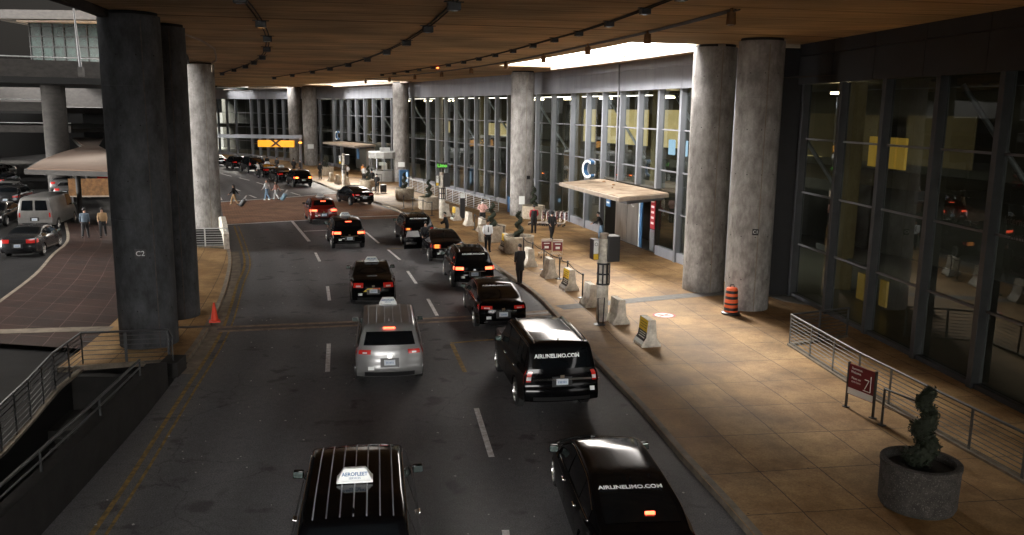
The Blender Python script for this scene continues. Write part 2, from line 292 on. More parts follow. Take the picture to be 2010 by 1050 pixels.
glass_mat('clear_glass', (.8, .82, .8), .05)

# ------------------------------------------------------------ mesh helpers
class MB:
    def __init__(s): s.v = []; s.f = []; s.uv = None
    def add(s, vs, fs):
        k = len(s.v); s.v += [tuple(v) for v in vs]; s.f += [tuple(i+k for i in f) for f in fs]; return s
    def box(s, c, size, rz=0.0, top=(1, 1)):
        x, y, z = size[0]/2, size[1]/2, size[2]/2; tx, ty = top
        p = [(-x, -y, -z), (x, -y, -z), (x, y, -z), (-x, y, -z), (-x*tx, -y*ty, z), (x*tx, -y*ty, z), (x*tx, y*ty, z), (-x*tx, y*ty, z)]
        cs, sn = math.cos(rz), math.sin(rz)
        return s.add([(c[0]+a*cs-b*sn, c[1]+a*sn+b*cs, c[2]+h) for a, b, h in p], [(0, 3, 2, 1), (4, 5, 6, 7), (0, 1, 5, 4), (1, 2, 6, 5), (2, 3, 7, 6), (3, 0, 4, 7)])
    def beam(s, a, b, w, h):           # box along a horizontal-ish segment; h is vertical, a/b give the centre line
        a = Vector(a); b = Vector(b); e = b-a; n = Vector((e.y, -e.x, 0)).normalized()*w/2; u = Vector((0, 0, h/2))
        p = [a-n-u, a+n-u, b+n-u, b-n-u, a-n+u, a+n+u, b+n+u, b-n+u]
        return s.add(p, [(0, 1, 2, 3)[::-1], (4, 5, 6, 7), (0, 1, 5, 4), (1, 2, 6, 5), (2, 3, 7, 6), (3, 0, 4, 7)])
    def lathe(s, prof, c=(0, 0, 0), n=24, axis='z', caps=True):
        vs, fs = [], []
        for r, z in prof:
            for i in range(n):
                t = 2*PI*i/n; a, b = r*math.cos(t), r*math.sin(t)
                vs.append((c[0]+a, c[1]+b, c[2]+z) if axis == 'z' else ((c[0]+z, c[1]+a, c[2]+b)))
        for j in range(len(prof)-1):
            for i in range(n): fs.append((j*n+i, j*n+(i+1) % n, (j+1)*n+(i+1) % n, (j+1)*n+i))
        if caps:
            fs.append(tuple(range(n))[::-1]); k = (len(prof)-1)*n; fs.append(tuple(range(k, k+n)))
        return s.add(vs, fs)
    def cyl(s, a, b, r, r2=None, n=10):
        return s.tube([a, b], [r, r if r2 is None else r2], n)
    def tube(s, pts, r, n=8, closed=False):
        pts = [Vector(p) for p in pts]; m = len(pts); rr = r if isinstance(r, (list, tuple)) else [r]*m
        vs, fs = [], []; ref = None
        for i, p in enumerate(pts):
            if closed: t = (pts[(i+1) % m]-pts[i-1]).normalized()
            else: t = (pts[min(i+1, m-1)]-pts[max(i-1, 0)]).normalized()
            if ref is None: ref = Vector((0, 0, 1)) if abs(t.z) < .9 else Vector((1, 0, 0))
            a = t.cross(ref)
            if a.length < 1e-4: a = t.orthogonal()
            a.normalize(); b = a.cross(t).normalized(); ref = b
            for k in range(n):
                q = 2*PI*k/n; vs.append(p+(a*math.cos(q)+b*math.sin(q))*rr[i])
        for j in range(m if closed else m-1):
            j2 = (j+1) % m
            for i in range(n): fs.append((j*n+i, j*n+(i+1) % n, j2*n+(i+1) % n, j2*n+i))
        if not closed: fs.append(tuple(range(n))[::-1]); k = (m-1)*n; fs.append(tuple(range(k, k+n)))
        return s.add(vs, fs)
    def prism(s, poly, z0, z1):
        n = len(poly); vs = [(x, y, z0) for x, y in poly]+[(x, y, z1) for x, y in poly]
        return s.add(vs, [tuple(range(n))[::-1], tuple(range(n, 2*n))]+[(i, (i+1) % n, n+(i+1) % n, n+i) for i in range(n)])
    def build(s, name, m, parent=None, smooth=None, loc=None, bevel=0.0, tri=False):
        me = bpy.data.meshes.new(name); me.from_pydata(s.v, [], s.f); me.validate()
        bm = bmesh.new(); bm.from_mesh(me)
        if smooth is not None: bmesh.ops.remove_doubles(bm, verts=bm.verts, dist=.0004)
        if bevel: bmesh.ops.bevel(bm, geom=[e for e in bm.edges if len(e.link_faces) == 2 and e.calc_face_angle(0) > .5], offset=bevel, segments=2, affect='EDGES', profile=.6)
        bmesh.ops.recalc_face_normals(bm, faces=bm.faces)
        if tri: bmesh.ops.triangulate(bm, faces=[f for f in bm.faces if len(f.verts) > 4])
        bm.to_mesh(me); bm.free()
        if smooth is not None:
            for p in me.polygons: p.use_smooth = True
            me.set_sharp_from_angle(angle=R(smooth))
        me.materials.append(M(m) if isinstance(m, str) else m)
        o = bpy.data.objects.new(name, me); COL.objects.link(o)
        if parent: o.parent = parent
        if loc is not None: o.location = loc
        return o
def tag(o, label=None, cat=None, group=None, kind=None):
    if label: o['label'] = label
    if cat: o['category'] = cat
    if group: o['group'] = group
    if kind: o['kind'] = kind
    return o
def empty(name, loc, rz=0.0, label=None, cat=None, group=None):
    o = bpy.data.objects.new(name, None); COL.objects.link(o); o.empty_display_size = .3
    o.location = loc; o.rotation_euler = (0, 0, rz); return tag(o, label, cat, group)
def kids(o): return [c for c in bpy.data.objects if c.parent == o]
def copy_tree(o, loc=None, rz=None, label=None, group=None):
    def rec(a, par, depth):
        c = a.copy(); COL.objects.link(c)
        if par: c.parent = par
        for ch in CH.get(a.name, []): rec(ch, c, depth+1)
        return c
    CH = {}
    for x in bpy.data.objects:
        if x.parent: CH.setdefault(x.parent.name, []).append(x)
    c = rec(o, None, 0)
    if loc is not None: c.location = loc
    if rz is not None: c.rotation_euler = (0, 0, rz)
    if label: c['label'] = label
    if group: c['group'] = group
    return c
def structure(name, mb, m, label=None, **k):
    o = mb.build(name, m, **k); tag(o, label, None, None, 'structure'); return o
FONT = None
def text(s, size, m, parent, loc, rot, depth=.004, name='lettering', spacing=1.0, bold=0.0):
    cu = bpy.data.curves.new(name, 'FONT'); cu.body = s; cu.size = size; cu.extrude = depth; cu.align_x = 'CENTER'; cu.align_y = 'CENTER'; cu.space_character = spacing; cu.resolution_u = 3; cu.offset = bold
    to = bpy.data.objects.new('tmp', cu); me = bpy.data.meshes.new_from_object(to); bpy.data.objects.remove(to); bpy.data.curves.remove(cu)
    me.name = name; me.materials.clear(); me.materials.append(M(m)); o = bpy.data.objects.new(name, me); COL.objects.link(o); o.parent = parent
    if isinstance(rot, Matrix): o.matrix_local = Matrix.Translation(loc) @ rot
    else: o.location = loc; o.rotation_euler = rot
    return o
def catmull(P, step=1.0):
    P = [Vector((*p, 0)) if len(p) == 2 else Vector(p) for p in P]; out_ = []
    for i in range(len(P)-1):
        p0 = P[max(i-1, 0)]; p1 = P[i]; p2 = P[i+1]; p3 = P[min(i+2, len(P)-1)]
        n = max(2, int((p2-p1).length/step))
        for k in range(n):
            t = k/n; out_.append(.5*((2*p1)+(-p0+p2)*t+(2*p0-5*p1+4*p2-p3)*t*t+(-p0+3*p1-3*p2+p3)*t**3))
    out_.append(P[-1]); return out_
def resample(pts, n):
    L = [0]
    for a, b in zip(pts, pts[1:]): L.append(L[-1]+(b-a).length)
    out_ = []; j = 0
    for i in range(n):
        s = L[-1]*i/(n-1)
        while j < len(L)-2 and L[j+1] < s: j += 1
        t = (s-L[j])/max(1e-9, L[j+1]-L[j]); out_.append(pts[j].lerp(pts[j+1], min(1, t)))
    return out_, L[-1]
def offset(pts, dist):        # to the right of travel
    o = []
    for i, p in enumerate(pts):
        t = (pts[min(i+1, len(pts)-1)]-pts[max(i-1, 0)]); t.z = 0; t.normalize(); o.append(p+Vector((t.y, -t.x, 0))*dist)
    return o
def ribbon(mb, pts, w, z):
    a = offset(pts, -w/2); b = offset(pts, w/2); vs = [(p.x, p.y, z) for q in zip(a, b) for p in q]
    return mb.add(vs, [(2*i, 2*i+1, 2*i+3, 2*i+2) for i in range(len(pts)-1)])
def strip_uv(name, A, B, n, cols, z, m, label=None):
    """surface between two curves with UV in metres"""
    A, L = resample(A, n); B, _ = resample(B, n); vs, fs, uv = [], [], []
    s = 0
    for i in range(n):
        if i: s += ((A[i]-A[i-1]).length+(B[i]-B[i-1]).length)/2
        w = (B[i]-A[i]).length
        for k in range(cols+1):
            p = A[i].lerp(B[i], k/cols); vs.append((p.x, p.y, z)); uv.append((s, w*k/cols))
    for i in range(n-1):
        for k in range(cols): a = i*(cols+1)+k; fs.append((a, a+1, a+cols+2, a+cols+1))
    me = bpy.data.meshes.new(name); me.from_pydata(vs, [], fs); ul = me.uv_layers.new(name='UVMap')
    for lp in me.loops: ul.data[lp.index].uv = uv[lp.vertex_index]
    me.materials.append(M(m)); o = bpy.data.objects.new(name, me); COL.objects.link(o); tag(o, label, None, None, 'structure'); return o

# ------------------------------------------------------------ ground plan (metres, camera foot at the origin, +Y ahead)
KERB = catmull([(6.2, -12), (5.5, 2), (5.0, 10), (4.53, 14.66), (3.90, 18.45), (3.39, 21.9), (2.48, 26.78), (1.65, 32.0), (.85, 36.2), (-.63, 41.3), (-3.7, 51.8), (-8.09, 63.68), (-10.47, 69.4), (-16.63, 81.2), (-22.84, 94.4), (-33.5, 110.5), (-46, 126), (-60, 140)])
ISLE = catmull([(-6.2, -12), (-7.6, 4), (-8.55, 14), (-9.2, 20), (-9.82, 24.3), (-10.45, 28.2), (-11.84, 34.4), (-13.8, 41.4), (-15.4, 46.1), (-18.1, 53.6), (-20.0, 58.0), (-24.8, 71.5), (-34.6, 94.0), (-44, 111), (-58, 130), (-72, 146)])
YEL = catmull([(-5.6, -8), (-7.0, 8), (-7.69, 14.62), (-8.97, 22.26), (-10.22, 29.3), (-12.21, 37.23), (-13.87, 43.69), (-18.5, 56.4)])
FP = [(15.2, 6.0), (12.1, 36.2), (11.3, 34.5), (3.6, 61.8), (-9.3, 90.8), (-24.5, 116), (-42, 136), (-62, 154)]
FPV = [Vector((*p, 0)) for p in FP]
# ============================================================ SETTING
structure('ground', MB().add([(-900, -500, -3.3), (900, -500, -3.3), (900, 1600, -3.3), (-900, 1600, -3.3)], [(0, 1, 2, 3)]), 'asphalt_shaded')
strip_uv('road', ISLE, KERB, 170, 6, 0.0, 'worn_asphalt')
lotp = [(-220, -40), (-10.6, -40), (-9.7, 6), (-11.4, 18.3), (-12.85, 24.3)]+[(p.x, p.y) for p in ISLE if p.y > 24.35]+[(-90, 170), (-220, 240)]
structure('parking_lot', MB().add([(x, y, -.004) for x, y in lotp], [tuple(range(len(lotp)))]), 'asphalt_shaded', tri=True)
structure('lot_edge_wall', MB().prism([(-12.85, 24.3), (-9.85, 24.3), (-9.85, 24.0), (-12.85, 24.0)], -3.3, -.01), 'pit_concrete_shaded')
# right pavement: slab surface and kerb stone
FPin = [Vector((p.x-.02, p.y, 0)) for p in FPV]
FPl = []
for p, nrm_ in zip(KERB, [a-b for a, b in zip(offset(KERB, 1), KERB)]):       # project each kerb point square across to the glass line
    best = 9.5
    line_ = [Vector((17, -14, 0))]+FPin+[Vector((-84, 172, 0))]
    for a, b in zip(line_, line_[1:]):
        e = b-a; den = nrm_.x*e.y-nrm_.y*e.x
        if abs(den) > 1e-6:
            t = ((a.x-p.x)*e.y-(a.y-p.y)*e.x)/den; u = ((a.x-p.x)*nrm_.y-(a.y-p.y)*nrm_.x)/den
            if 0 <= u <= 1 and t > 0: best = t
    FPl.append(p+nrm_*best)
def strip_pairs(name, A, B, cols, z, m):
    vs, fs, uv = [], [], []; s = 0
    for i in range(len(A)):
        if i: s += ((A[i]-A[i-1]).length+(B[i]-B[i-1]).length)/2
        w = (B[i]-A[i]).length
        for k in range(cols+1): p = A[i].lerp(B[i], k/cols); vs.append((p.x, p.y, z)); uv.append((s, w*k/cols))
    for i in range(len(A)-1):
        for k in range(cols): a = i*(cols+1)+k; fs.append((a, a+1, a+cols+2, a+cols+1))
    me = bpy.data.meshes.new(name); me.from_pydata(vs, [], fs); ul = me.uv_layers.new(name='UVMap')
    for lp in me.loops: ul.data[lp.index].uv = uv[lp.vertex_index]
    me.materials.append(M(m)); o = bpy.data.objects.new(name, me); COL.objects.link(o); tag(o, None, None, None, 'structure')
strip_pairs('sidewalk', KERB, FPl, 5, .15, 'sidewalk')
kb = MB(); ka = KERB; kc = offset(KERB, .17)
kv = []
for a, c in zip(ka, kc): kv += [(a.x, a.y, -.02), (a.x+.015, a.y, .146), (a.x+.03, a.y, .158), (c.x, c.y, .158), (c.x, c.y, .10)]
kf = []
for i in range(len(ka)-1):
    for k in range(4): a = i*5+k; kf.append((a, a+1, a+6, a+5))
kb.add(kv, kf); structure('kerb', kb, 'kerb_concrete')
# island with its kerb, and the dark brick walk beside it
ISL_L = catmull([(-13.4, 24.4), (-14.1, 29), (-15.6, 36), (-17.0, 42), (-18.2, 46.9)])
isr = [p for p in ISLE if 24.3 < p.y < 47]
strip_uv('island_sidewalk', ISL_L, isr, 40, 3, .15, 'sidewalk')
mb = MB(); vs = []
for p in isr: vs += [(p.x, p.y, -.01), (p.x-.02, p.y, .154), (p.x-.18, p.y, .154), (p.x-.18, p.y, .1)]
mb.add(vs, [(i*4+k, i*4+k+1, i*4+k+5, i*4+k+4) for i in range(len(isr)-1) for k in range(3)]); structure('island_kerb', mb, 'kerb_concrete')
mb = MB().prism([(-13.4, 24.4), (isr[0].x, isr[0].y), (isr[0].x, isr[0].y-.04), (-13.4, 24.3)], 0, .149); structure('island_edge', mb, 'kerb_concrete')
BWL = catmull([(-18.6, 27.2), (-20.1, 32.7), (-21.8, 38.4), (-23.8, 43.7), (-25.5, 48.5), (-29.5, 56)])
strip_uv('brick_walkway', BWL, catmull([(-13.4, 26.3), (-14.1, 29), (-15.6, 36), (-17.0, 42), (-18.2, 46.9), (-21.5, 53)]), 50, 3, .145, 'brick_walk')
mb = MB(); ribbon(mb, [Vector(p) for p in BWL], .16, .155); structure('walkway_kerb', mb, 'kerb_concrete')
# brick crossing on the road
strip_uv('brick_crossing', catmull([(-19.4, 57.2), (-14.3, 60.3), (-11.6, 62.2), (-8.0, 63.6)]), catmull([(-24.2, 70.6), (-19.9, 74.9), (-16.9, 78.6), (-16.0, 80.0)]), 30, 14, .004, 'brick_paving')
strip_uv('brick_apron', catmull([(-11.3, 62.0), (-8.0, 63.5), (-6.9, 61.2)]), catmull([(-10.6, 60.6), (-8.2, 61.6), (-6.8, 60.8)]), 8, 3, .006, 'brick_paving')
mb = MB(); ribbon(mb, catmull([(-19.25, 57.0), (-14.2, 60.1), (-11.5, 62.0), (-7.9, 63.4)]), .32, .010); ribbon(mb, catmull([(-24.3, 70.9), (-20.0, 75.2), (-17.0, 78.9), (-16.3, 79.9)]), .32, .010); structure('crossing_edge_line', mb, 'white_paint')
# lane paint
def dash(mb, a, b, w=.15, z=.008):
    a = Vector((*a, 0)); b = Vector((*b, 0)); n = (b-a).normalized(); n = Vector((n.y, -n.x, 0))*w/2
    mb.add([(q.x, q.y, z) for q in (a-n, a+n, b+n, b-n)], [(0, 1, 2, 3)])
mb = MB()
for a, b in [((.16, 12.0), (-.06, 15.0)), ((-.41, 18.45), (-.9, 21.7)), ((-2.85, 32.0), (-3.5, 34.95)), ((-4.34, 38.1), (-5.11, 41.15)), ((-5.89, 44.3), (-6.98, 47.5)), ((-7.85, 49.8), (-9.45, 54.5)),
             ((-5.5, 24.7), (-6.13, 27.85)), ((-7.5, 34.4), (-8.19, 37.25)), ((-9.93, 43.5), (-10.77, 46.2)), ((-12.04, 50.15), (-15.5, 59.6)), ((-13.39, 54.38), (-12.09, 54.98)),
             ((-34.43, 101.3), (-32.1, 97.75)), ((-30.6, 95.76), (-28.5, 92.6)), ((-26.98, 90.15), (-24.9, 86.7)), ((-23.7, 84.9), (-22.0, 82.0)), ((-20.7, 79.7), (-19.2, 77.2)), ((-26.8, 82.5), (-25.7, 80.5)), ((-23.7, 76.8), (-22.4, 74.5)), ((-26.0, 75.6), (-24.7, 72.3))]:
    dash(mb, a, b, .14 if a[1] < 50 else .2)
structure('lane_marking', mb, 'white_paint')
mb = MB(); ribbon(mb, YEL, .11, .008); ribbon(mb, offset(YEL, .26), .07, .008)
dash(mb, (-2.05, 28.1), (-.6, 28.65), .14); dash(mb, (-2.0, 28.0), (-1.38, 24.85), .14); dash(mb, (-7.1, 47.7), (-5.6, 48.35), .14)
structure('yellow_marking', mb, 'yellow_paint')
# expansion joint right across the deck
J = [(-30, 26.0), (-17.35, 28.3), (-13.9, 28.9)]; J2 = [(-10.45, 29.5), (-1.33, 31.7), (1.72, 32.9)]; J3 = [(1.9, 33.0), (7.5, 35.6), (11.2, 36.9)]
mb = MB(); ribbon(mb, catmull(J), .62, .158); structure('joint_band_walkway', mb, 'kerb_concrete')
mb = MB(); ribbon(mb, offset(catmull(J2), -.3), .26, .012); ribbon(mb, offset(catmull(J2), .3), .26, .012); structure('expansion_joint_nosing', mb, 'joint_concrete')
mb = MB(); ribbon(mb, catmull(J2), .3, .014); ribbon(mb, offset(catmull(J2), .12), .03, .018); structure('expansion_joint_plate', mb, 'joint_metal')
mb = MB(); ribbon(mb, catmull(J3), .75, .158); structure('joint_cover_sidewalk', mb, 'joint_cover')
mb = MB(); ribbon(mb, offset(catmull(J3), .2), .03, .162); ribbon(mb, offset(catmull(J3), -.2), .03, .162); structure('joint_cover_seam', mb, 'joint_metal')
mb = MB(); ribbon(mb, catmull([(-13.3, 28.9), (-10.6, 29.35)]), .3, .158); structure('joint_plate_island', mb, 'joint_metal')
# worn patches: gutter of the curve, tyre grime at kerb
mb = MB(); g = offset([p for p in ISLE if 24 < p.y < 47], .22); ribbon(mb, g, .42, .006); structure('gutter', mb, 'kerb_concrete')
# litter specks
mb = MB()
for i in range(260):
    t = random.random(); y = 12+55*t**1.6; xr = [p for p in KERB if p.y <= y][-1].x; xl = [p for p in ISLE if p.y <= y][-1].x
    x = random.uniform(xl+.4, xr-.3); r = random.uniform(.012, .035)
    mb.add([(x+r*random.uniform(.6, 1.4)*math.cos(a), y+r*random.uniform(.6, 1.4)*math.sin(a), .009+.01*(k % 2)) for k, a in enumerate((0, 1.3, 2.6, 3.8, 5.1))], [(0, 1, 2, 3, 4)])
o = structure('road_litter', mb, 'debris'); o['kind'] = 'stuff'; o['label'] = 'tiny pale scraps of litter scattered over the asphalt'; o['category'] = 'litter'
# stair pit beside the road: landing, flight, walls
mb = MB().box((-11.2, 23.2, -1.1), (3.1, 1.7, .25), R(8)); structure('stair_landing', mb, 'pit_concrete_shaded')
mb = MB()
for k in range(13): mb.box((-10.6-.3+.0*k+.11*k*.0, 22.3-.3*k-.05, -1.2-.165*k), (2.9, .32, .2), R(7))
t = empty('stair_flight', (0, 0, 0), 0, 'concrete stair descending into the dark pit left of the road', 'stairs'); mb.build('tread', 'pit_concrete_shaded', t)
PR = [p for p in ISLE if -10 < p.y < 24.0]
mb = MB(); a = offset(PR, -.05); b = offset(PR, -.33); vs = []
for i, (p, q) in enumerate(zip(a, b)):
    zt = .95 if p.y < 22.4 else .95-.5*(p.y-22.4)/1.6
    vs += [(p.x, p.y, -3.3), (p.x, p.y, zt), (q.x, q.y, zt), (q.x, q.y, -3.3)]
n = len(a); mb.add(vs, [(i*4+k, i*4+(k+1) % 4, i*4+4+(k+1) % 4, i*4+4+k) for i in range(n-1) for k in range(4)]+[(0, 1, 2, 3), ((n-1)*4+3, (n-1)*4+2, (n-1)*4+1, (n-1)*4)])
mb.prism([(-10.25, 24.0), (-9.72, 24.0), (-9.8, 24.9), (-10.35, 24.9)], 0, .42)
par = mb.build('parapet_wall', 'pit_concrete_shaded', tri=True); tag(par, 'dark concrete parapet between the road and the stair pit', 'parapet')
rl = empty('parapet_handrail', (0, 0, 0), 0, 'twin steel pipe handrail on top of the dark roadside parapet', 'handrail')
top = offset(PR, -.19)
for dz, r in ((.42, .035), (.22, .02)): MB().tube([(p.x, p.y, .95+dz) for p in top[::2] if p.y < 22.8], r, 8).build('rail', 'rail_dark', rl, 60)
for p in top[::3]:
    if p.y < 22.8: MB().cyl((p.x, p.y, .9), (p.x, p.y, 1.37), .025).build('post', 'rail_dark', rl)

# ============================================================ RAILINGS
def railing(name, path, z0, h, nb, m, label, cat='railing', group=None, step=1.5, toprail=.035, bar=.012, kick=True, pw=.05):
    t = empty(name, (path[0][0], path[0][1], z0), 0, label, cat, group); ox, oy = path[0]
    P = [Vector((x-ox, y-oy, 0)) for x, y in path]
    MB().tube([p+Vector((0, 0, h)) for p in P], toprail, 8).build('top_rail', m, t, 60)
    mb = MB()
    for k in range(nb):
        z = h*(.12+.76*k/(nb-1)); mb.tube([p+Vector((0, 0, z)) for p in P], bar, 5)
    mb.build('bars', m, t, 60)
    if kick:
        mb = MB()
        for a, b in zip(P, P[1:]): mb.beam(a+Vector((0, 0, .03)), b+Vector((0, 0, .03)), .16, .06)
        mb.build('kerb_base', 'kerb_concrete', t)
    for a, b in zip(P, P[1:]):
        n = max(1, round((b-a).length/step))
        for k in range(n+(1 if b is P[-1] else 0)):
            p = a.lerp(b, k/n); MB().box((p.x, p.y, h/2), (pw*.35, pw*1.6, h), math.atan2(b.y-a.y, b.x-a.x)-PI/2).build('post', m, t)
    return t
railing('metal_railing', [(11.75, 29.1), (9.37, 27.9), (9.85, 23.3), (10.35, 20.4), (10.95, 17.2), (11.5, 13.6), (12.1, 10)], .15, 1.05, 8, 'rail_shaded', 'long grey bar railing round the lightwell at the right glass wall, beside the orange barrel', step=1.45)
railing('metal_railing', [(-1.1, 65.5), (-1.75, 64.6), (-4.4, 69.9), (-7.6, 77.2), (-10.9, 84.6)], .15, 1.1, 7, 'rail_metal', 'long grey bar railing in front of the middle glass wall behind the Limo post', step=1.6, bar=.02)
railing('metal_railing', [(-9.95, 24.3), (-10.45, 25.25), (-12.85, 24.75), (-12.55, 22.6), (-11.95, 20.3), (-11.5, 18.3), (-10.9, 14.5), (-10.3, 10)], .0, 1.1, 7, 'rail_dark', 'dark bar railing around the stair pit at the foot of column C2', step=1.35)
railing('metal_railing', [(-18.1, 46.4), (-15.75, 46.8)], .15, 1.05, 7, 'rail_metal', 'short grey bar railing across the end of the left island', step=1.1)
mb = MB(); pp = [p for p in ISLE if 46.0 < p.y < 58.5]; a = offset(pp, -.02); b = offset(pp, -.3); vs = []
for i, (p, q) in enumerate(zip(a, b)):
    zt = 1.0 if i < len(a)-5 else 1.0-.17*(i-len(a)+5)
    vs += [(p.x, p.y, -.01), (p.x, p.y, zt), (q.x, q.y, zt), (q.x, q.y, -.01)]
n = len(a); mb.add(vs, [(i*4+k, i*4+(k+1) % 4, i*4+4+(k+1) % 4, i*4+4+k) for i in range(n-1) for k in range(4)]+[(0, 1, 2, 3), ((n-1)*4+3, (n-1)*4+2, (n-1)*4+1, (n-1)*4)])
o = mb.build('parapet_wall', 'barrier_concrete'); tag(o, 'low concrete parapet curving along the road before the brick crossing', 'parapet')

# ============================================================ COLUMNS
def column(x, y, r, z1, m, label, sign=None, shade=None, notice=None, panels=(4.2, 8.3)):
    t = empty('concrete_column', (x, y, .10), 0, label, 'column', None)
    n = 48; prof = []
    zs = [0]; 
    for z in panels: zs += [z-.012, z, z+.012]
    zs.append(z1-.1)
    prof = [(r-(.012 if z in panels else 0), z) for z in zs]
    MB().lathe(prof, n=n).build('shaft', m, t, 40)
    # vertical formwork seam
    a0 = math.atan2(-y, -x)
    sm = MB()
    for da in (.35,): sm.box(((r-.002)*math.cos(a0+da), (r-.002)*math.sin(a0+da), z1/2-.1), (.02, .03, z1-.3), a0+da)
    sm.build('formwork_seam', 'kerb_concrete' if m != 'column_shaded' else 'joint_metal', t)
    th_ = MB()
    for zz in (1.3, 3.0, 5.4, 7.1, 9.2):
        for q in range(10): aa = 2*PI*q/10+.3*zz; th_.box(((r+.001)*math.cos(aa), (r+.001)*math.sin(aa), zz), (.008, .035, .035), aa)
    th_.build('tie_holes', 'void_dark', t)
    MB().lathe([(r*.92, z1-.12), (r*.92, z1+.0)], n=n).build('bearing_collar', 'void_dark', t)
    def plate(da, z, w, h, bm, txt, tm, size):
        a = a0+da; e = empty_part('sign_plate', t, ((r+.012)*math.cos(a), (r+.012)*math.sin(a), z), a+PI/2, w, h, bm)
        if txt: text(txt, size, tm, e, (0, -.016, 0), (R(90), 0, 0), .003)
    if sign: plate(*sign)
    if notice: plate(*notice)
    return t
def empty_part(name, parent, loc, rz, w, h, m, th=.02):
    o = MB().box((0, 0, 0), (w, th, h)).build(name, m, parent); o.location = loc; o.rotation_euler = (0, 0, rz); return o
column(-11.87, 27.2, .90, 10.5, 'column_shaded', 'massive round concrete column with the C2 plate, nearest column on the left', (-.12, 3.15, .34, .26, 'sign_black', 'C2', 'sign_white', .22))
column(-12.45, 30.95, .84, 10.5, 'column_shaded', 'dark round column standing just behind the C2 column', None)
column(-20.0, 55.4, .98, 10.4, 'column_concrete', 'grey round column on the left beside the brick crossing', None)
column(9.42, 33.62, .86, 10.5, 'column_concrete', 'round concrete column with the C1 plate beside the orange barrel', (.22, 3.2, .24, .24, 'sign_black', 'C1', 'sign_white', .17))
column(8.45, 37.1, .90, 10.5, 'column_concrete', 'tall concrete column just left of and behind the C1 column', None)
column(.62, 63.3, .84, 10.5, 'column_concrete', 'light concrete column between two glass walls, luggage trolleys at its right', (.62, 2.9, .3, .26, 'sign_black', None, None, 0), None, notice=(.05, 1.25, .42, .6, 'sign_white', None, None, 0))
column(-12.0, 92.2, .85, 10.5, 'column_concrete', 'concrete column beside the white round kiosk', None, notice=(.0, 1.9, .7, .5, 'sign_white', None, None, 0))
column(-27.4, 116.6, .95, 10.5, 'column_concrete', 'pale far column to the right of the amber lane sign', None, notice=(.0, 2.6, .8, .6, 'sign_white', None, None, 0))
column(-30.6, 121.5, .95, 10.5, 'column_concrete', 'farthest column, just behind the amber lane sign', None)

# ============================================================ DECK OVERHEAD
CL = catmull([(12.8, -14), (11.6, 10), (9.3, 33.6), (.62, 63.3), (-12.0, 92.2), (-29, 119), (-46, 139), (-62, 153)])
DL = catmull([(-7.5, -14), (-9.9, 10), (-11.45, 22), (-12.2, 26.6), (-12.95, 30.5), (-14.2, 35.5), (-17.3, 46), (-20.9, 56), (-27, 69), (-38, 88), (-52, 110), (-72, 134), (-84, 146)])
NS = 260
cl, _ = resample(CL, NS); gl = offset(cl, -3.9); gr = offset(cl, -.35); dl, _ = resample(DL, NS); fr_, _ = resample(catmull([(p.x+3.0, p.y+1) for p in offset(FPV, 0)]+[(-70, 165)]), NS)
fr_ = offset(cl, 5.2)
OPEN = [(-9, -6), (36.6, 57.0), (89.5, 109.5), (120.5, 139)]
vs, fs = [], []; K = 9
for i in range(NS):
    row = [dl[i].lerp(gl[i], k/(K-2)) for k in range(K-1)]+[gr[i], fr_[i]]
    vs += [(p.x, p.y, 10.6) for p in row]
C_ = K+1
for i in range(NS-1):
    for k in range(C_-1):
        if k == K-2 and any(a < cl[i].y < b for a, b in OPEN): continue
        fs.append((i*C_+k, i*C_+k+1, (i+1)*C_+k+1, (i+1)*C_+k))
deck = empty('road_deck', (0, 0, 10.6), 0, 'brown board-marked concrete deck spanning overhead, open along a skylight slot', 'bridge deck')
sl_ = MB(); sl_.add([(x, y, 0) for x, y, z in vs], fs); slab = sl_.build('slab', 'ceiling', deck)
for p in slab.data.polygons:
    if p.normal.z > 0: p.flip()
md = slab.modifiers.new('thickness', 'SOLIDIFY'); md.thickness = .12; md.offset = -1
# edge beams
mb = MB(); le = offset(dl, -.0); vs = []
for p, q in zip(offset(dl, -.25), offset(dl, .05)): vs += [(p.x, p.y, -.22), (q.x, q.y, -.22), (q.x, q.y, .9), (p.x, p.y, .9)]
mb.add(vs, [(i*4+k, i*4+(k+1) % 4, i*4+4+(k+1) % 4, i*4+4+k) for i in range(NS-1) for k in range(4)]); mb.build('edge_beam', 'wall_concrete', deck)
def rim(a, z0, z1, w, m, name):
    mb = MB(); vs = []; b = offset(a, w)
    for p, q in zip(a, b): vs += [(p.x, p.y, z0), (q.x, q.y, z0), (q.x, q.y, z1), (p.x, p.y, z1)]
    n = len(a); mb.add(vs, [(i*4+k, i*4+(k+1) % 4, i*4+4+(k+1) % 4, i*4+4+k) for i in range(n-1) for k in range(4)]+[(3, 2, 1, 0), (n*4-4, n*4-3, n*4-2, n*4-1)]); return mb.build(name, m, deck)
for a_, b_ in OPEN[1:]:
    seg_ = [gr[i] for i in range(NS) if a_-.4 < cl[i].y < b_+.4]; rim(seg_, -.16, .13, .30, 'canopy_edge', 'slot_ledge')
# crosswise closing beams over the column pairs
for y0, y1 in ((31.5, 35.6), (58.5, 64.5), (110, 119)):
    pass
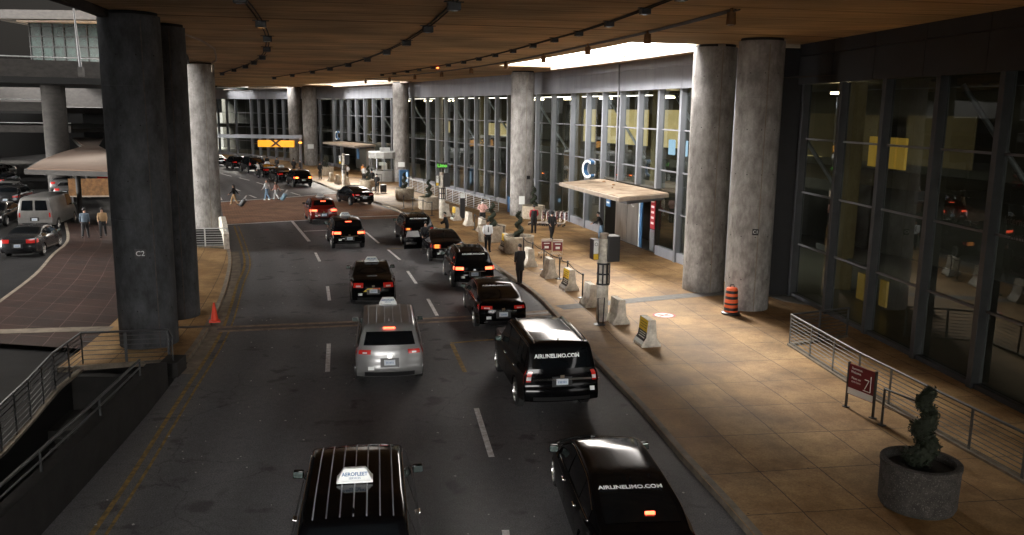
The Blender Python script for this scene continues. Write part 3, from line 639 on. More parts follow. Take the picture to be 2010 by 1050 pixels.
# conduits and boxy downlights under the deck
rows = [
 ('left conduit row', [(-6.1, 16.5), (-6.94, 22.43), (-8.34, 29.02), (-9.85, 35.12), (-11.66, 41.4), (-13.9, 48.4), (-16.1, 54.2), (-18.3, 59.6), (-20.96, 65.46), (-24.4, 73.1)], 'box', .34),
 ('middle conduit row', [(-.7, 17), (-1.62, 23.38), (-2.97, 30.09), (-4.47, 36.34), (-6.19, 42.52), (-8.23, 49.07), (-10.5, 55.4), (-12.9, 61.3), (-15.5, 67.2), (-18.9, 74.5), (-22.46, 81.8)], 'box', .34),
 ('right conduit row', [(3.96, 21.29), (3.54, 24.24), (2.95, 27.8), (2.26, 31.33), (1.53, 34.25), (.77, 37.44), (-.08, 40.92), (-.98, 44.23), (-1.94, 47.62), (-2.96, 50.99), (-4.1, 54.5), (-5.38, 57.92), (-6.66, 61.29), (-7.9, 64.5), (-9.36, 68.27), (-10.8, 71.5)], 'box', .26),
 ('slot edge row', [(5.85, 24.05), (4.62, 30.81), (3.07, 37.07), (1.43, 43.68), (-.5, 50.67), (-2.86, 57.9), (-5.36, 64.47), (-8.06, 70.8), (-11, 77), (-14.2, 83.5)], 'can', .13)]
protoB = protoC = None
for rn, pts, kind, sz in rows:
    cd = empty('conduit_run', (0, 0, 10.6), 0, f'thin electrical conduit along the {rn} of downlights under the deck', 'conduit')
    c_ = catmull(pts, 2)
    for off in ((-.06, .06) if kind == 'box' else (0, .12, .24)): MB().tube([Vector((p.x, p.y, -.035)) for p in offset(c_, off)], .022, 6).build('conduit_pipe', 'wall_concrete' if kind == 'box' else 'rail_dark', cd, 60)
    dirn = Vector((*pts[-1], 0))-Vector((*pts[0], 0))
    for i, (x, y) in enumerate(pts):
        j = min(i, len(pts)-2); rz = math.atan2(pts[j+1][1]-pts[j][1], pts[j+1][0]-pts[j][0])-PI/2
        lab = f'small dark downlight in the {rn} under the brown deck'
        if kind == 'box':
            if protoB is None:
                L_ = empty('downlight', (x, y, 10.6), rz, lab, 'ceiling light', 'downlights in the '+rn); protoB = L_
                MB().box((0, 0, -.19), (.5, .5, .30)).build('housing', 'black_plastic', L_, bevel=.015); MB().box((0, 0, -.02), (.78, .12, .04)).build('bracket', 'rail_dark', L_)
                MB().lathe([(.17, -.345), (.17, -.36)], n=16).build('lens', 'lamp_clear', L_)
            else: L_ = copy_tree(protoB, (x, y, 10.6), rz, lab, 'downlights in the '+rn)
            s_ = sz/.34*.68; L_.scale = (s_, s_, s_)
        else:
            if protoC is None:
                L_ = empty('downlight', (x, y, 10.6), rz, lab, 'ceiling light', 'downlights in the '+rn); protoC = L_
                MB().lathe([(.05, 0), (.05, -.12), (.15, -.14), (.17, -.5), (.15, -.52)], n=16).build('housing', 'rust', L_, 40); MB().lathe([(.13, -.521), (.13, -.53)], n=16).build('lens', 'lamp_clear', L_)
            else: L_ = copy_tree(protoC, (x, y, 10.6), rz, lab, 'downlights in the '+rn)
            L_.scale = (.78, .78, .85)
rd = MB().lathe([(.05, 0), (.09, .05), (.05, .1)], n=10).build('warning_lamp', 'red_dot', None, 40, loc=(-5.0, 57.0, 10.40)); tag(rd, 'tiny glowing red lamp under the deck near the slot edge', 'lamp')
# drain pipes that swing off the deck by the left columns
dp = empty('drain_pipe', (0, 0, 0), 0, 'drain pipe curving over the deck soffit down to the left grey column', 'pipe')
MB().tube([Vector((x, y, 10.45)) for x, y in ((-12.3, 32.2), (-12.8, 36), (-14.0, 41), (-15.8, 46.5), (-17.5, 51.5), (-18.6, 54))]+[Vector((-18.75, 54.4, 10.2)), Vector((-18.8, 54.5, 9.9))], .05, 8).build('pipe', 'canopy_edge', dp, 60)
dp = empty('drain_pipe', (0, 0, 0), 0, 'pair of tan drain pipes standing just left of the left grey column', 'pipe')
for dx in (0, .34, .62): MB().tube([Vector((-20.9+dx*.5, 50.5-dx, 10.5)), Vector((-20.75+dx*.6, 51, 10.3)), Vector((-20.6+dx*.6, 51, 9.7)), Vector((-20.6+dx*.6, 51, .1))], .075, 8).build('pipe', 'canopy_top', dp, 60)

# ============================================================ TERMINAL BUILDING
TB = empty('terminal_building', (3.6, 61.8, 0), 0, 'long glass-walled terminal with grey metal fins and panel band along the right', 'building')
ORG = Vector((3.6, 61.8, 0))
def bpart(mb, name, m, parent=None, smooth=None, bevel=0):
    o = mb.build(name, m, parent or TB, smooth, bevel=bevel)
    if parent is None: o.location = -ORG
    return o
def bay(i, us, near=False, h0=.55, sill=.4, step=None, outw=.27, fin=.34, tz=(2.6, 4.75, 6.9), door=None, skip_until=None):
    A, B = FPV[i], FPV[i+1]; e = (B-A); L = e.length; e.normalize(); n = Vector((-e.y, e.x, 0))
    P = lambda u, o, z: A+e*u+n*o+Vector((0, 0, z))
    # panel band
    mb = MB(); nb = max(1, round(L/3.0)); w = L/nb
    k0 = 1 if i == 2 else 0
    for k in range(k0, nb): mb.beam(P(k*w+.012, .28, 9.55), P((k+1)*w-.012, .28, 9.55), .30, 1.1); mb.beam(P(k*w+.012, .26, 10.36), P((k+1)*w-.012, .26, 10.36), .30, .48)
    bpart(mb, 'panel_band', 'panel_shaded' if near else 'alum_panel')
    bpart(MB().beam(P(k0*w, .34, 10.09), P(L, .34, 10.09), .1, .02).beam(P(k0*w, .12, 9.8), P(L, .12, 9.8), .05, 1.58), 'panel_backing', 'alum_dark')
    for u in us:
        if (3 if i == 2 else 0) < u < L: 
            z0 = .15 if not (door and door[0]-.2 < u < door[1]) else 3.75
            bpart(MB().beam(P(u-.11, outw-fin/2, (9+z0)/2), P(u+.11, outw-fin/2, (9+z0)/2), fin, 9.0-z0), 'mullion', 'alum_shaded' if near else 'alum')
    us = sorted(us); ed = [0 if i != 2 else 2.9]+[u for u in us if (0 if i != 2 else 3) < u < L]+[L]
    sm = MB()
    for a, b in zip(ed, ed[1:]):
        z0 = h0 if not (door and door[0]-.3 < (a+b)/2 < door[1]) else 3.8
        g = MB().add([P(a+.1, 0, z0), P(b-.1, 0, z0), P(b-.1, 0, 9), P(a+.1, 0, 9)], [(0, 1, 2, 3)])
        pane = bpart(g, 'window_pane', 'shaded_glass' if near else 'facade_glass')
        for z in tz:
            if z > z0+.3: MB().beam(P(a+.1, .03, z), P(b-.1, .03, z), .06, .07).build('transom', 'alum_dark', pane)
        if z0 < 1: bpart(MB().beam(P(a+.11, .06, (z0+.15)/2+.0), P(b-.11, .06, (z0+.15)/2), .24, z0-.15), 'sill_panel', 'alum_shaded' if near else 'alum_panel')
    # inside: floor, back wall, mezzanine, ceiling
    D = 13
    def quad(u0, u1, o0, o1, z, nm, m): bpart(MB().add([P(u0, o0, z), P(u1, o0, z), P(u1, o1, z), P(u0, o1, z)], [(0, 1, 2, 3)]), nm, m)
    quad(-2, L+2, -.1, -D, .13-.002*i, 'hall_floor', 'interior_floor')
    quad(-2, L+2, .2, -D, 9.25+.003*i, 'hall_ceiling', 'interior_dark')
    bpart(MB().beam(P(-1, -5-D/2+2.5, 4.5+.01*i), P(L+1, -5-D/2+2.5, 4.5+.01*i), D-5, .5), 'mezzanine', 'interior_dark')
    bpart(MB().beam(P(-3, -D, 4.6), P(L+3, -D, 4.6), .2, 9.2), 'back_wall', 'interior_dark')
    return P, L
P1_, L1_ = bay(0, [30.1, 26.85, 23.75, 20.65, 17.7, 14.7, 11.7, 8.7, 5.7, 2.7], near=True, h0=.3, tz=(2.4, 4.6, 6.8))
bpart(MB().beam((12.1, 36.2, 5.3), (10.85, 36.05, 5.3), .2, 10.3), 'corner_panel', 'panel_shaded')
P2_, L2_ = bay(2, [9.81, 12.39, 15.01, 17.61, 20.42, 23.26, 26.29, 29.32, 32.53-5, 7.2, 4.5, 1.8][:8]+[7.2, 4.5, 1.8], h0=.65, door=(12.39, 20.42))
P3_, L3_ = bay(3, [1.5, 4.2, 6.9, 9.6, 12.13, 14.5, 16.88, 19.41, 22.09, 24.8, 27.52, 30.5])
P4_, L4_ = bay(4, [2.8+2.78*k for k in range(10)], door=(13.5, 24.8))
P5_, L5_ = bay(5, [2.7+2.7*k for k in range(9)])
P6_, L6_ = bay(6, [2.7+2.7*k for k in range(9)])
bpart(MB().add([(9, -10, 10.78), (60, -10, 10.78), (60, 140, 10.78), (-62, 190, 10.78), (-42, 141, 10.78), (-20, 119, 10.78), (-4, 92, 10.78), (9, 62, 10.78), (17, 36, 10.78), (19, 6, 10.78)][1:]+[(20, -10, 10.78)], [tuple(range(10))]), 'roof', 'interior_dark')
# lit things inside the hall
def inner(P, u0, u1, off, z0, z1, nm, m, th=.1): bpart(MB().beam(P(u0, -off, (z0+z1)/2), P(u1, -off, (z0+z1)/2), th, z1-z0), nm, m)
for P, us, z0, z1 in ((P2_, [(14.5, 17.2), (19, 24), (25.5, 28)], 5.3, 7.8), (P3_, [(2, 5.5), (7, 10.5), (12, 14.6), (16, 18.2), (20, 21)], 5.0, 8.0), (P4_, [(1.5, 4), (5.2, 7.5), (17, 18.5)], 4.9, 6.3)):
    for a, b in us: inner(P, a, b, 11.5, z0, z1, 'lit_wall', 'glowing_wall')
for a, b in ((3, 7.5), (9, 13)): inner(P2_, a, b, 11.5, 5.3, 7.8, 'lit_wall', 'dim_wall')
for a_, b_ in ((26.6, 27.15), (27.3, 27.85), (28.6, 29.3)): inner(P1_, a_, b_, 2.4, 5.75, 6.95, 'yellow_panel', 'yellow_panel')
inner(P1_, 32.2, 35.7, 2.5, 5.9, 7.85, 'lit_wall', 'dim_wall')
inner(P1_, 27.0, 27.5, 2.4, .3, 1.35, 'yellow_panel', 'yellow_low'); inner(P1_, 28.6, 29.3, 2.4, .2, 1.3, 'yellow_panel', 'yellow_low')
inner(P1_, 28.4, 29.9, 2.2, 1.55, 1.8, 'counter_sign', 'alum_dark'); inner(P1_, 31.2, 32.9, 2.2, 1.75, 2.0, 'counter_sign', 'alum_dark')
for P, us in ((P2_, (4, 10, 16, 22)), (P3_, (3, 9, 15, 21)), (P4_, (4, 10, 16))):
    for u in us: inner(P, u, u+1.6, 5.5, 8.75, 8.85, 'hall_lamp', 'hall_lamp', .25)
for u in (15.6, 17.2): inner(P2_, u-.35, u+.4, 3.0, 5.3, 6.2, 'flight_screen', 'screen')
for P, us in ((P2_, (2, 12, 22)), (P3_, (6, 16, 26)), (P1_, (10, 20)), (P4_, (5, 16, 26))):
    for u in us:
        c = P(u, -4.2, 0); bpart(MB().lathe([(.35, .15), (.35, 9.2)], (c.x, c.y, 0), 16), 'hall_column', 'dim_wall', smooth=40)
        bpart(MB().cyl(P(u+.4, -3.6, 4.8), P(u+2.3, -1.6, 8.8), .09), 'hall_brace', 'alum', smooth=50)
# downpipe on the band
bpart(MB().cyl(P2_(17.3, .55, 3.7), P2_(17.3, .55, 10.5), .05), 'downpipe', 'alum_dark', smooth=50)
# entrance C: steel doors, jambs, signs
def dpan(P, u0, u1, o, z0, z1, nm, m, th=.06): return bpart(MB().beam(P(u0, o, (z0+z1)/2), P(u1, o, (z0+z1)/2), th, z1-z0), nm, m)
dpan(P2_, 12.7, 20.2, -1.6, .16, 3.7, 'vestibule_wall', 'interior_dark')
bpart(MB().beam(P2_(12.6, -.8, 1.9), P2_(12.75, -.8, 1.9), 1.6, 3.5), 'vestibule_side', 'interior_dark'); bpart(MB().beam(P2_(20.1, -.8, 1.9), P2_(20.25, -.8, 1.9), 1.6, 3.5), 'vestibule_side', 'interior_dark')
bpart(MB().beam(P2_(12.5, -.8, 3.72), P2_(20.3, -.8, 3.72), 1.7, .08), 'vestibule_ceiling', 'interior_dark')
dpan(P2_, 14.75, 16.5, .02, .2, 3.45, 'steel_door', 'steel'); dpan(P2_, 16.56, 18.3, .02, .2, 3.45, 'steel_door', 'steel')
dpan(P2_, 14.3, 14.6, .06, .2, 3.45, 'door_jamb', 'sign_blue'); dpan(P2_, 14.62, 14.72, .08, .2, 3.5, 'door_jamb', 'sign_white')
dpan(P2_, 12.45, 13.0, .16, 1.5, 3.3, 'sign_panel', 'sign_red', .04); dpan(P2_, 12.45, 13.0, .16, .3, 1.45, 'sign_panel', 'alum', .03)
eb = (FPV[3]-FPV[2]).normalized(); rzb = math.atan2(eb.y, eb.x)
def wall_text(s, size, P, u, o, z, m, bay_i=2, name='lettering', rot90=False):
    e = (FPV[bay_i+1]-FPV[bay_i]).normalized(); n = Vector((-e.y, e.x, 0)); c = P(u, o, z)-ORG
    # reader stands on the road side: text x runs against e
    rot = Matrix(((-e.x, 0, n.x), (-e.y, 0, n.y), (0, 1, 0))).to_4x4()
    if rot90: rot = rot @ Matrix.Rotation(R(-90), 4, 'Z')
    return text(s, size, m, TB, c, rot, .004, name)
wall_text('C', .75, P2_, 15.75, .06, 2.6, 'sign_white')
for k in range(5): dpan(P2_, 12.55, 12.9, .185, 1.75+.3*k, 1.87+.3*k, 'sign_stripe', 'sign_white', .02)
dpan(P2_, 19.0, 19.7, .1, 2.0, 3.5, 'sign_panel', 'sign_blue', .05)
for k in range(5): dpan(P2_, 19.12, 19.55, .135, 2.2+.25*k, 2.3+.25*k, 'sign_stripe', 'sign_white', .02)
def canopy(P, a, b, c, d_, out_, z, parent_name='canopy'):
    q = [P(a, .1, 0), P(b, .1, 0), P(d_, out_, 0), P(c, out_, 0)]
    poly = [(v.x, v.y) for v in q]
    o = bpart(MB().prism(poly, z-.22, z-.03), 'canopy', 'canopy_edge')
    s = MB().prism([(v.x, v.y) for v in (P(a+.12, .1, 0), P(b-.12, .1, 0), P(d_-.12, out_-.15, 0), P(c+.12, out_-.15, 0))], z-.03, z+.0).build('canopy_top', 'canopy_top', o)
    MB().prism([(v.x, v.y) for v in (P(a+.4, .2, 0), P(b-.4, .2, 0), P(d_-.4, out_-.6, 0), P(c+.4, out_-.6, 0))], z-.40, z-.22).build('canopy_soffit', 'alum_dark', o)
    return o
cn = canopy(P2_, 11.0, 20.8, 9.3, 18.5, 3.65, 3.62)
for u, o_, w_ in ((16, 1.2, .25), (14.2, 2.0, .12), (18, 1.0, .3)):
    c = P2_(u, o_, 3.635); MB().lathe([(w_*.5, 0), (w_*.2, .06)], (c.x, c.y, c.z), 7).build('debris', 'rust', cn)
canopy(P4_, 13.4, 24.6, 11.6, 22.8, 3.4, 3.6)
def bigC(P, u, o, z, h=1.15):
    c = P(u, o, z)-ORG; rot = Matrix.Rotation(R(-62), 4, 'Z') @ Matrix.Rotation(R(90), 4, 'X')
    k = text('C', h*1.35, 'sign_blue', TB, c, rot, .14, 'canopy_letter'); k2 = text('C', h*1.35, 'sign_white', TB, c+Vector((.129, .069, 0)), rot, .012, 'letter_edge', bold=.012)
    k3 = text('C', h*1.35, 'sign_white', TB, c+Vector((-.132, -.071, 0)), rot, .004, 'letter_edge')
bigC(P2_, 18.3, 1.9, 4.35); bigC(P4_, 20.5, 2.3, 4.4)
dpan(P4_, 14.0, 16.8, .0, .2, 3.3, 'steel_door', 'steel'); dpan(P4_, 13.6, 24.5, -1.6, .16, 3.7, 'vestibule_wall', 'interior_dark'); dpan(P4_, 19.2, 19.9, .0, 1.6, 3.2, 'sign_panel', 'sign_blue')
# notice on the dark right-hand glass
for s_, z, sz in (('International', 4.15, .30), ('Arrivals', 3.75, .30), ('Customs', 3.2, .15), ('Domestic', 2.8, .15)):
    wall_text(s_, sz, P1_, 16.5, .06, z+.9, 'wall_concrete', 0)

# ============================================================ OUTSIDE ON THE LEFT
def deck_block(name, curve, depth, z0, z1, m, label, par=1.1, cat='bridge deck'):
    c = catmull(curve, 3); t = empty(name, (c[0].x, c[0].y, z0), 0, label, cat); O = Vector((c[0].x, c[0].y, z0))
    b = [p+Vector((0, depth, 0)) for p in c]; vs = []
    for p, q in zip(c, b): vs += [(p.x-O.x, p.y-O.y, 0), (p.x-O.x, p.y-O.y, z1-z0), (q.x-O.x, q.y-O.y, z1-z0), (q.x-O.x, q.y-O.y, 0)]
    n = len(c); fs = [(i*4+k, i*4+(k+1) % 4, i*4+4+(k+1) % 4, i*4+4+k) for i in range(n-1) for k in range(4)]+[(0, 1, 2, 3), (n*4-1, n*4-2, n*4-3, n*4-4)]
    MB().add(vs, fs).build('slab', m, t)
    if par:
        vs = []; c2 = offset(c, -.0); c3 = [p+Vector((0, .25, 0)) for p in c]
        for p, q in zip(c2, c3): vs += [(p.x-O.x, p.y-O.y-.06, z1-z0-.35), (p.x-O.x, p.y-O.y-.06, z1-z0+par), (q.x-O.x, q.y-O.y, z1-z0+par), (q.x-O.x, q.y-O.y, z1-z0-.35)]
        MB().add(vs, fs).build('parapet', 'wall_concrete', t)
        MB().tube([(p.x-O.x, p.y-O.y, z1-z0+par+.25) for p in c], .05, 6).build('rail', 'rail_metal', t)
    return t
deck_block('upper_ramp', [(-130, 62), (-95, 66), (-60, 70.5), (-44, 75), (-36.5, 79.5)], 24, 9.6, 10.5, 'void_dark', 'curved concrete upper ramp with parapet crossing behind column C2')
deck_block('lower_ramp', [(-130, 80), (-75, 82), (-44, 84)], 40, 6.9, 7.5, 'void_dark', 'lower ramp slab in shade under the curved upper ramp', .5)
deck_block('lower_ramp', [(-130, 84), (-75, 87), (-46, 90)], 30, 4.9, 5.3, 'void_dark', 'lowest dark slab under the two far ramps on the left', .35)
for x, y, l in ((-41.5, 78.5, 'thick ramp column standing behind the pale flat canopy on the left'), (-60, 86, 'ramp column at the far left edge among parked cars'), (-33, 90, 'ramp column hidden in shade right behind column C2')):
    t = MB().lathe([(1.0, 0), (1.0, 9.5)], n=24).build('ramp_column', 'wall_concrete', None, 40, loc=(x, y, 0)); tag(t, l, 'column')
gg = empty('dark_backdrop', (-142, 158, 0), 0, 'added dark backdrop far behind the ramps on the left', 'building')  # added dark block hiding the bright sky band beyond the ramps
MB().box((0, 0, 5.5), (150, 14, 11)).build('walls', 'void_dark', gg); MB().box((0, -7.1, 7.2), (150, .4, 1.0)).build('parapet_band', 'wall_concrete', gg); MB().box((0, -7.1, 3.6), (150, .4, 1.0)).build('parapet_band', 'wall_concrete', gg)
hb2 = empty('blocker_far', (-98, 130, 0), 0, 'added dark block beyond the ramps, dimming the far glass reflections', 'building')  # added off-frame block, keeps bright sky out of the far panes
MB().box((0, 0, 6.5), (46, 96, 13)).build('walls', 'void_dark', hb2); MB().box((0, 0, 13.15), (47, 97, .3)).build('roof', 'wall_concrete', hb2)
bd = empty('glass_building', (-53, 122, 0), 0, 'far glass building with a wide flat roof above the curved ramp', 'building')
MB().box((0, 4, 14.5), (25, 14, 8.2)).build('glass_block', 'green_glass', bd)
MB().box((0, 3.5, 19.3), (32, 20, 1.1), top=(1.03, 1.03)).build('roof', 'wall_concrete', bd); MB().box((1, 3.6, 18.65), (28, 17, .25)).build('roof_soffit_trim', 'canopy_edge', bd)
mb = MB()
for k in range(17): mb.box((-12.4+1.55*k, -3.06, 14.8), (.13, .14, 7.6))
for k in range(6): mb.box((0, -3.08, 11.4+1.35*k), (25, .12, .12))
for k in range(5): mb.cyl((-11+5*k, -2.4, 10.78), (-8+5*k, -2.4, 18.4), .2)
mb.build('window_grid', 'void_dark', bd)
MB().box((-14, -1, 9), (30, 6, 4)).build('podium', 'wall_concrete', bd)
ov = empty('blocker_roof', (-67, 28, 25), 0, 'added slab out of view, shading the left lot', 'roof')  # added unseen slab, blocks sky and sun over the left lot
MB().box((0, 0, .6), (96, 140, 1.2)).build('blocker_slab', 'void_dark', ov)
for x_, y_ in ((-44, -44), (44, -44), (-44, 44)): MB().cyl((x_, y_, -25), (x_, y_, 0), .8, n=20).build('pillar', 'wall_concrete', ov, 50)
ns_ = empty('blocker_side_roof', (-14.6, -6, 12.2), 0, 'added slab above the stair pit strip, blocking light from overhead', 'roof')  # added unseen slab, darkens the pit and the near left road
MB().box((0, 0, .3), (10.5, 63, .6)).build('blocker_slab', 'void_dark', ns_); MB().box((4.9, 0, -.2), (.3, 62, .4)).build('edge_beam', 'void_dark', ns_)
for x_, w_, y_, lb2 in ((9.6, 11.0, -4.5, 'added dark block right of the viewpoint, blocking light from behind'), (-12.0, 9.8, -3.0, 'added dark block left of the road beside the viewpoint, blocking light')):  # added unseen blocks, darken the near corners
    sv = empty('blocker_tower', (x_, y_, 0), 0, lb2, 'building'); MB().box((0, 0, 5.2), (w_, 3, 10.3)).build('walls', 'void_dark', sv); MB().box((0, 1.55, 1.2), (1.1, .1, 2.1)).build('door', 'alum_dark', sv)
nb = empty('blocker_left', (-27, -8, 0), 0, 'added tall dark block left of the stair pit, blocking side light', 'building')  # added unseen block, stops left side light reaching the near area
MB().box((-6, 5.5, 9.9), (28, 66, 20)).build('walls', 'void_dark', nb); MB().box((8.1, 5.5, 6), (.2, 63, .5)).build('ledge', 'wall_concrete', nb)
lb_ = empty('blocker_rear', (0, -18, 0), 0, 'added low dark block behind the camera, cutting light from behind', 'building')  # added unseen block behind the camera, darkens the near area
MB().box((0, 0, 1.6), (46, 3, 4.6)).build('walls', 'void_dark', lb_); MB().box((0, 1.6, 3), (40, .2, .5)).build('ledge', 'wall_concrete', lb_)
mast = empty('lamp_mast', (-37.4, 75.6, 10.4), 0, 'thin pale mast rising from the curved ramp parapet', 'mast'); MB().cyl((0, 0, 0), (-.25, 0, 5.8), .14, .05).build('pole', 'rail_dark', mast, 50); MB().box((0, 0, .2), (.4, .4, .8)).build('base', 'wall_concrete', mast)
# pale flat canopy roof over the taxi rank
cr_ = empty('flat_canopy', (-31, 54.5, 0), 0, 'stained pale flat canopy roof pointing left behind column C2', 'canopy')
cp = [(-31.0, 54.4), (-24.6, 53.1), (-26.5, 58), (-33.5, 72), (-42, 87), (-51, 107), (-55.5, 108.5), (-47.5, 94), (-43.2, 86.3), (-41.1, 80.5), (-38.8, 73.5), (-35.2, 64)]
cp = [(x+31, y-54.5) for x, y in cp]
MB().prism(cp, 3.42, 3.72).build('roof_edge', 'wall_concrete', cr_, tri=True); MB().prism([(x*.99+.1, y*.99+.2) for x, y in cp], 3.72, 3.78).build('roof_top', 'roof_far', cr_, tri=True)
for x, y in ((2.2, 2.2), (-5, 18), (-10, 28), (-17, 45)): MB().cyl((x, y, 0), (x, y, 3.45), .16, n=12).build('post', 'wall_concrete', cr_, 50)
# tan canopy fascia and hoarding seen under that roof
hb = empty('hoarding', (-30.5, 66, 0), R(12), 'brown site hoarding with pale top rail under the flat canopy', 'hoarding')
MB().box((0, 0, 1.6), (7, .1, 1.3)).build('panel', 'rust', hb); MB().box((0, -.08, .9), (7, .06, .1)).build('rail', 'canopy_edge', hb)
for k in range(3): MB().box((-3.3+3.3*k, .1, .9), (.12, .12, 2.2)).build('post', 'alum_dark', hb)
# amber lane sign gantry
gt = empty('lane_gantry', (-25.0, 100.5, 0), 0, 'pale gantry beam with a glowing amber X lane sign beneath', 'gantry sign')
MB().box((-5.0, 0, 4.45), (10.8, .4, .42)).build('beam', 'alum', gt, bevel=.02)
MB().cyl((.2, 0, 0), (.2, 0, 4.6), .16, n=12).build('post', 'alum_dark', gt, 50)
sg = MB().box((-2.6, -.1, 3.65), (4.2, .3, .78)).build('sign_box', 'amber_sign', gt, bevel=.03)
text('X', 1.05, 'amber_dark', sg, (-2.6, -.262, 3.65), (R(90), 0, 0), .01, spacing=1, bold=.04).scale = (1.5, 1, 1)
sg.data.materials[0] = M('amber_sign')
MB().lathe([(.12, 0), (.22, .06), (.12, .12)], (.25, -.3, 3.75), 14).build('amber_beacon', 'amber_lamp', gt, 40)
MB().lathe([(.12, 0), (.22, .06), (.12, .12)], (-4.95, -.3, 3.6), 14).build('amber_beacon', 'rust', gt, 40)
# ============================================================ VEHICLES  (local axes: +Y forward, rear bumper at y=0)
def sstep(a, b, x):
    t = max(0, min(1, (x-a)/(b-a))); return t*t*(3-2*t)
class Shape:
    def __init__(s, d):
        s.__dict__.update(d); L, W = s.L, s.W
        P = [Vector((y, z)) for y, z in s.prof]      # from rear-bottom, over the roof, to front-bottom
        out_ = []
        for a, b in zip(P, P[1:]):
            n = max(1, int(math.ceil((b-a).length/.07)))
            out_ += [a.lerp(b, k/n) for k in range(n)]
        out_.append(P[-1])
        # soften kinks
        for _ in range(s.soft):
            out_ = [out_[0]]+[(out_[i-1]+out_[i]*2+out_[i+1])/4 for i in range(1, len(out_)-1)]+[out_[-1]]
        s.pp = out_
    def belt(s, y): return s.belt_r+(s.belt_f-s.belt_r)*max(0, min(1, y/s.L))
    def wy(s, y):
        W = s.W/2; L = s.L
        return W*(1-.10*(1-sstep(0, 1.1, y))*s.tap_r-.13*sstep(L-1.4, L, y)-.015*sstep(L-2.6, L-1.2, y))
    def w(s, y, z):
        b = s.belt(y); W = s.wy(y)
        if z < b:
            k = (z-.25)/(b-.25); return W*(.955+.045*math.sin(PI*min(1, max(0, k))*.62+.35) - .012*sstep(.78, 1, k))
        return W*.975-s.shoulder*sstep(b, b+.06, z)-(z-b)*s.tumble-s.tumble*.35*max(0, z-b-.2)**1.5
    def bow(s, x, y):
        u = min(1.15, abs(x)/(s.W/2)); return y+s.bow_r*u**2.6*(1-sstep(0, .8, y))-s.bow_f*u**2.3*(1-sstep(0, 1.3, s.L-y))
    def zb(s, y):
        z = s.sill+.10*(1-sstep(0, .5, y))+.04*sstep(s.L-.6, s.L, y)
        for yw in (s.yr, s.yf):
            ra = s.rw+.055; dd = ra*ra-(y-yw)**2
            if dd > 0: z = max(z, s.rw+math.sqrt(dd)*.98)
        return z
    def ztop(s, y):
        best = 0
        for a, b in zip(s.pp, s.pp[1:]):
            if min(a.x, b.x) <= y <= max(a.x, b.x)+1e-9:
                t = (y-a.x)/((b.x-a.x) or 1e-9); best = max(best, a.y+(b.y-a.y)*max(0, min(1, t)))
        return best
    def crown(s, z, u): return s.crn*(1-u*u)*(1 if z > s.belt_r+.1 else .7)
    def topP(s, i, u, off=0.0):
        i = max(0, min(len(s.pp)-1.001, i)); k = int(i); a, b = s.pp[k], s.pp[k+1]; p = a.lerp(b, i-k)
        t = (b-a).normalized(); nrm = Vector((-t.y, t.x)); 
        y, z = p.x, p.y; wt = s.w(y, z)-s.rc*.6; x = u*wt
        c = s.crown(z, u); py = y+nrm.x*(off+c); pz = z+nrm.y*(off+c)
        return Vector((x, s.bow(x, py), pz))
    def side(s, y, z, sd, off=0.0):
        x = (s.w(y, z)+off); return Vector((sd*x, s.bow(x, y), z))
    def body(s):
        vs, fs = [], []; nl, nu, nc, ntp = 6, 5, 3, 4; ring = nl+nu+nc+ntp+1
        for i, p in enumerate(s.pp):
            y, z = p; zb = min(s.zb(y), z-.004); b = s.belt(y); rc = min(s.rc, (z-zb)*.45); half = []
            zm = min(b, z-rc)
            for k in range(nl+1): zz = zb+(zm-zb)*k/nl; half.append((s.w(y, zz), y, zz))
            for k in range(1, nu+1): zz = zm+(z-rc-zm)*k/nu; half.append((s.w(y, zz), y, zz))
            w0 = s.w(y, z-rc)
            for k in range(1, nc+1): a = PI/2*k/nc; half.append((w0-rc*(1-math.cos(a)), y, z-rc+rc*math.sin(a)))
            wt = w0-rc
            for k in range(1, ntp+1):
                u = 1-k/ntp; q = s.topP(i, u); half.append((u*wt, q.y if True else y, q.z))
            full = [(x, yy, zz) for x, yy, zz in half]+[(-x, yy, zz) for x, yy, zz in half[-2::-1]]
            for k, (x, yy, zz) in enumerate(full):
                kk = k if k < len(half) else len(full)-1-k
                vs.append((x, s.bow(x, yy) if kk < nl+nu+nc+1 else yy, zz))
        m = 2*ring-1
        for i in range(len(s.pp)-1):
            for k in range(m-1): fs.append((i*m+k, i*m+k+1, (i+1)*m+k+1, (i+1)*m+k))
            fs.append((i*m+m-1, i*m, (i+1)*m, (i+1)*m+m-1))
        return MB().add(vs, fs)
    def idx(s, zlo, zhi, rear=True):
        """profile indices between two heights on the rear (or front) slope"""
        I = [i for i, p in enumerate(s.pp) if zlo <= p.y <= zhi and ((p.x < s.L*.45) if rear else (p.x > s.L*.5))]
        return I[0], I[-1]
    def patch_top(s, i0, i1, u0, u1, off=.007, n=10, m=8, th=0):
        vs = [s.topP(i0+(i1-i0)*a/n, u0+(u1-u0)*b/m, off) for a in range(n+1) for b in range(m+1)]
        return vs, [(a*(m+1)+b, a*(m+1)+b+1, (a+1)*(m+1)+b+1, (a+1)*(m+1)+b) for a in range(n) for b in range(m)]
    def patch_side(s, y0, y1, zlo, zhi, sd, off=.007, n=14, m=3, roof=.085):
        vs = []; fs = []
        for a in range(n+1):
            y = y0+(y1-y0)*a/n; l = zlo(y) if callable(zlo) else zlo; h = min(zhi, s.ztop(y)-roof); h = max(h, l+.002)
            for b in range(m+1): vs.append(s.side(y, l+(h-l)*b/m, sd, off))
        return vs, [(a*(m+1)+b, a*(m+1)+b+1, (a+1)*(m+1)+b+1, (a+1)*(m+1)+b) for a in range(n) for b in range(m)]
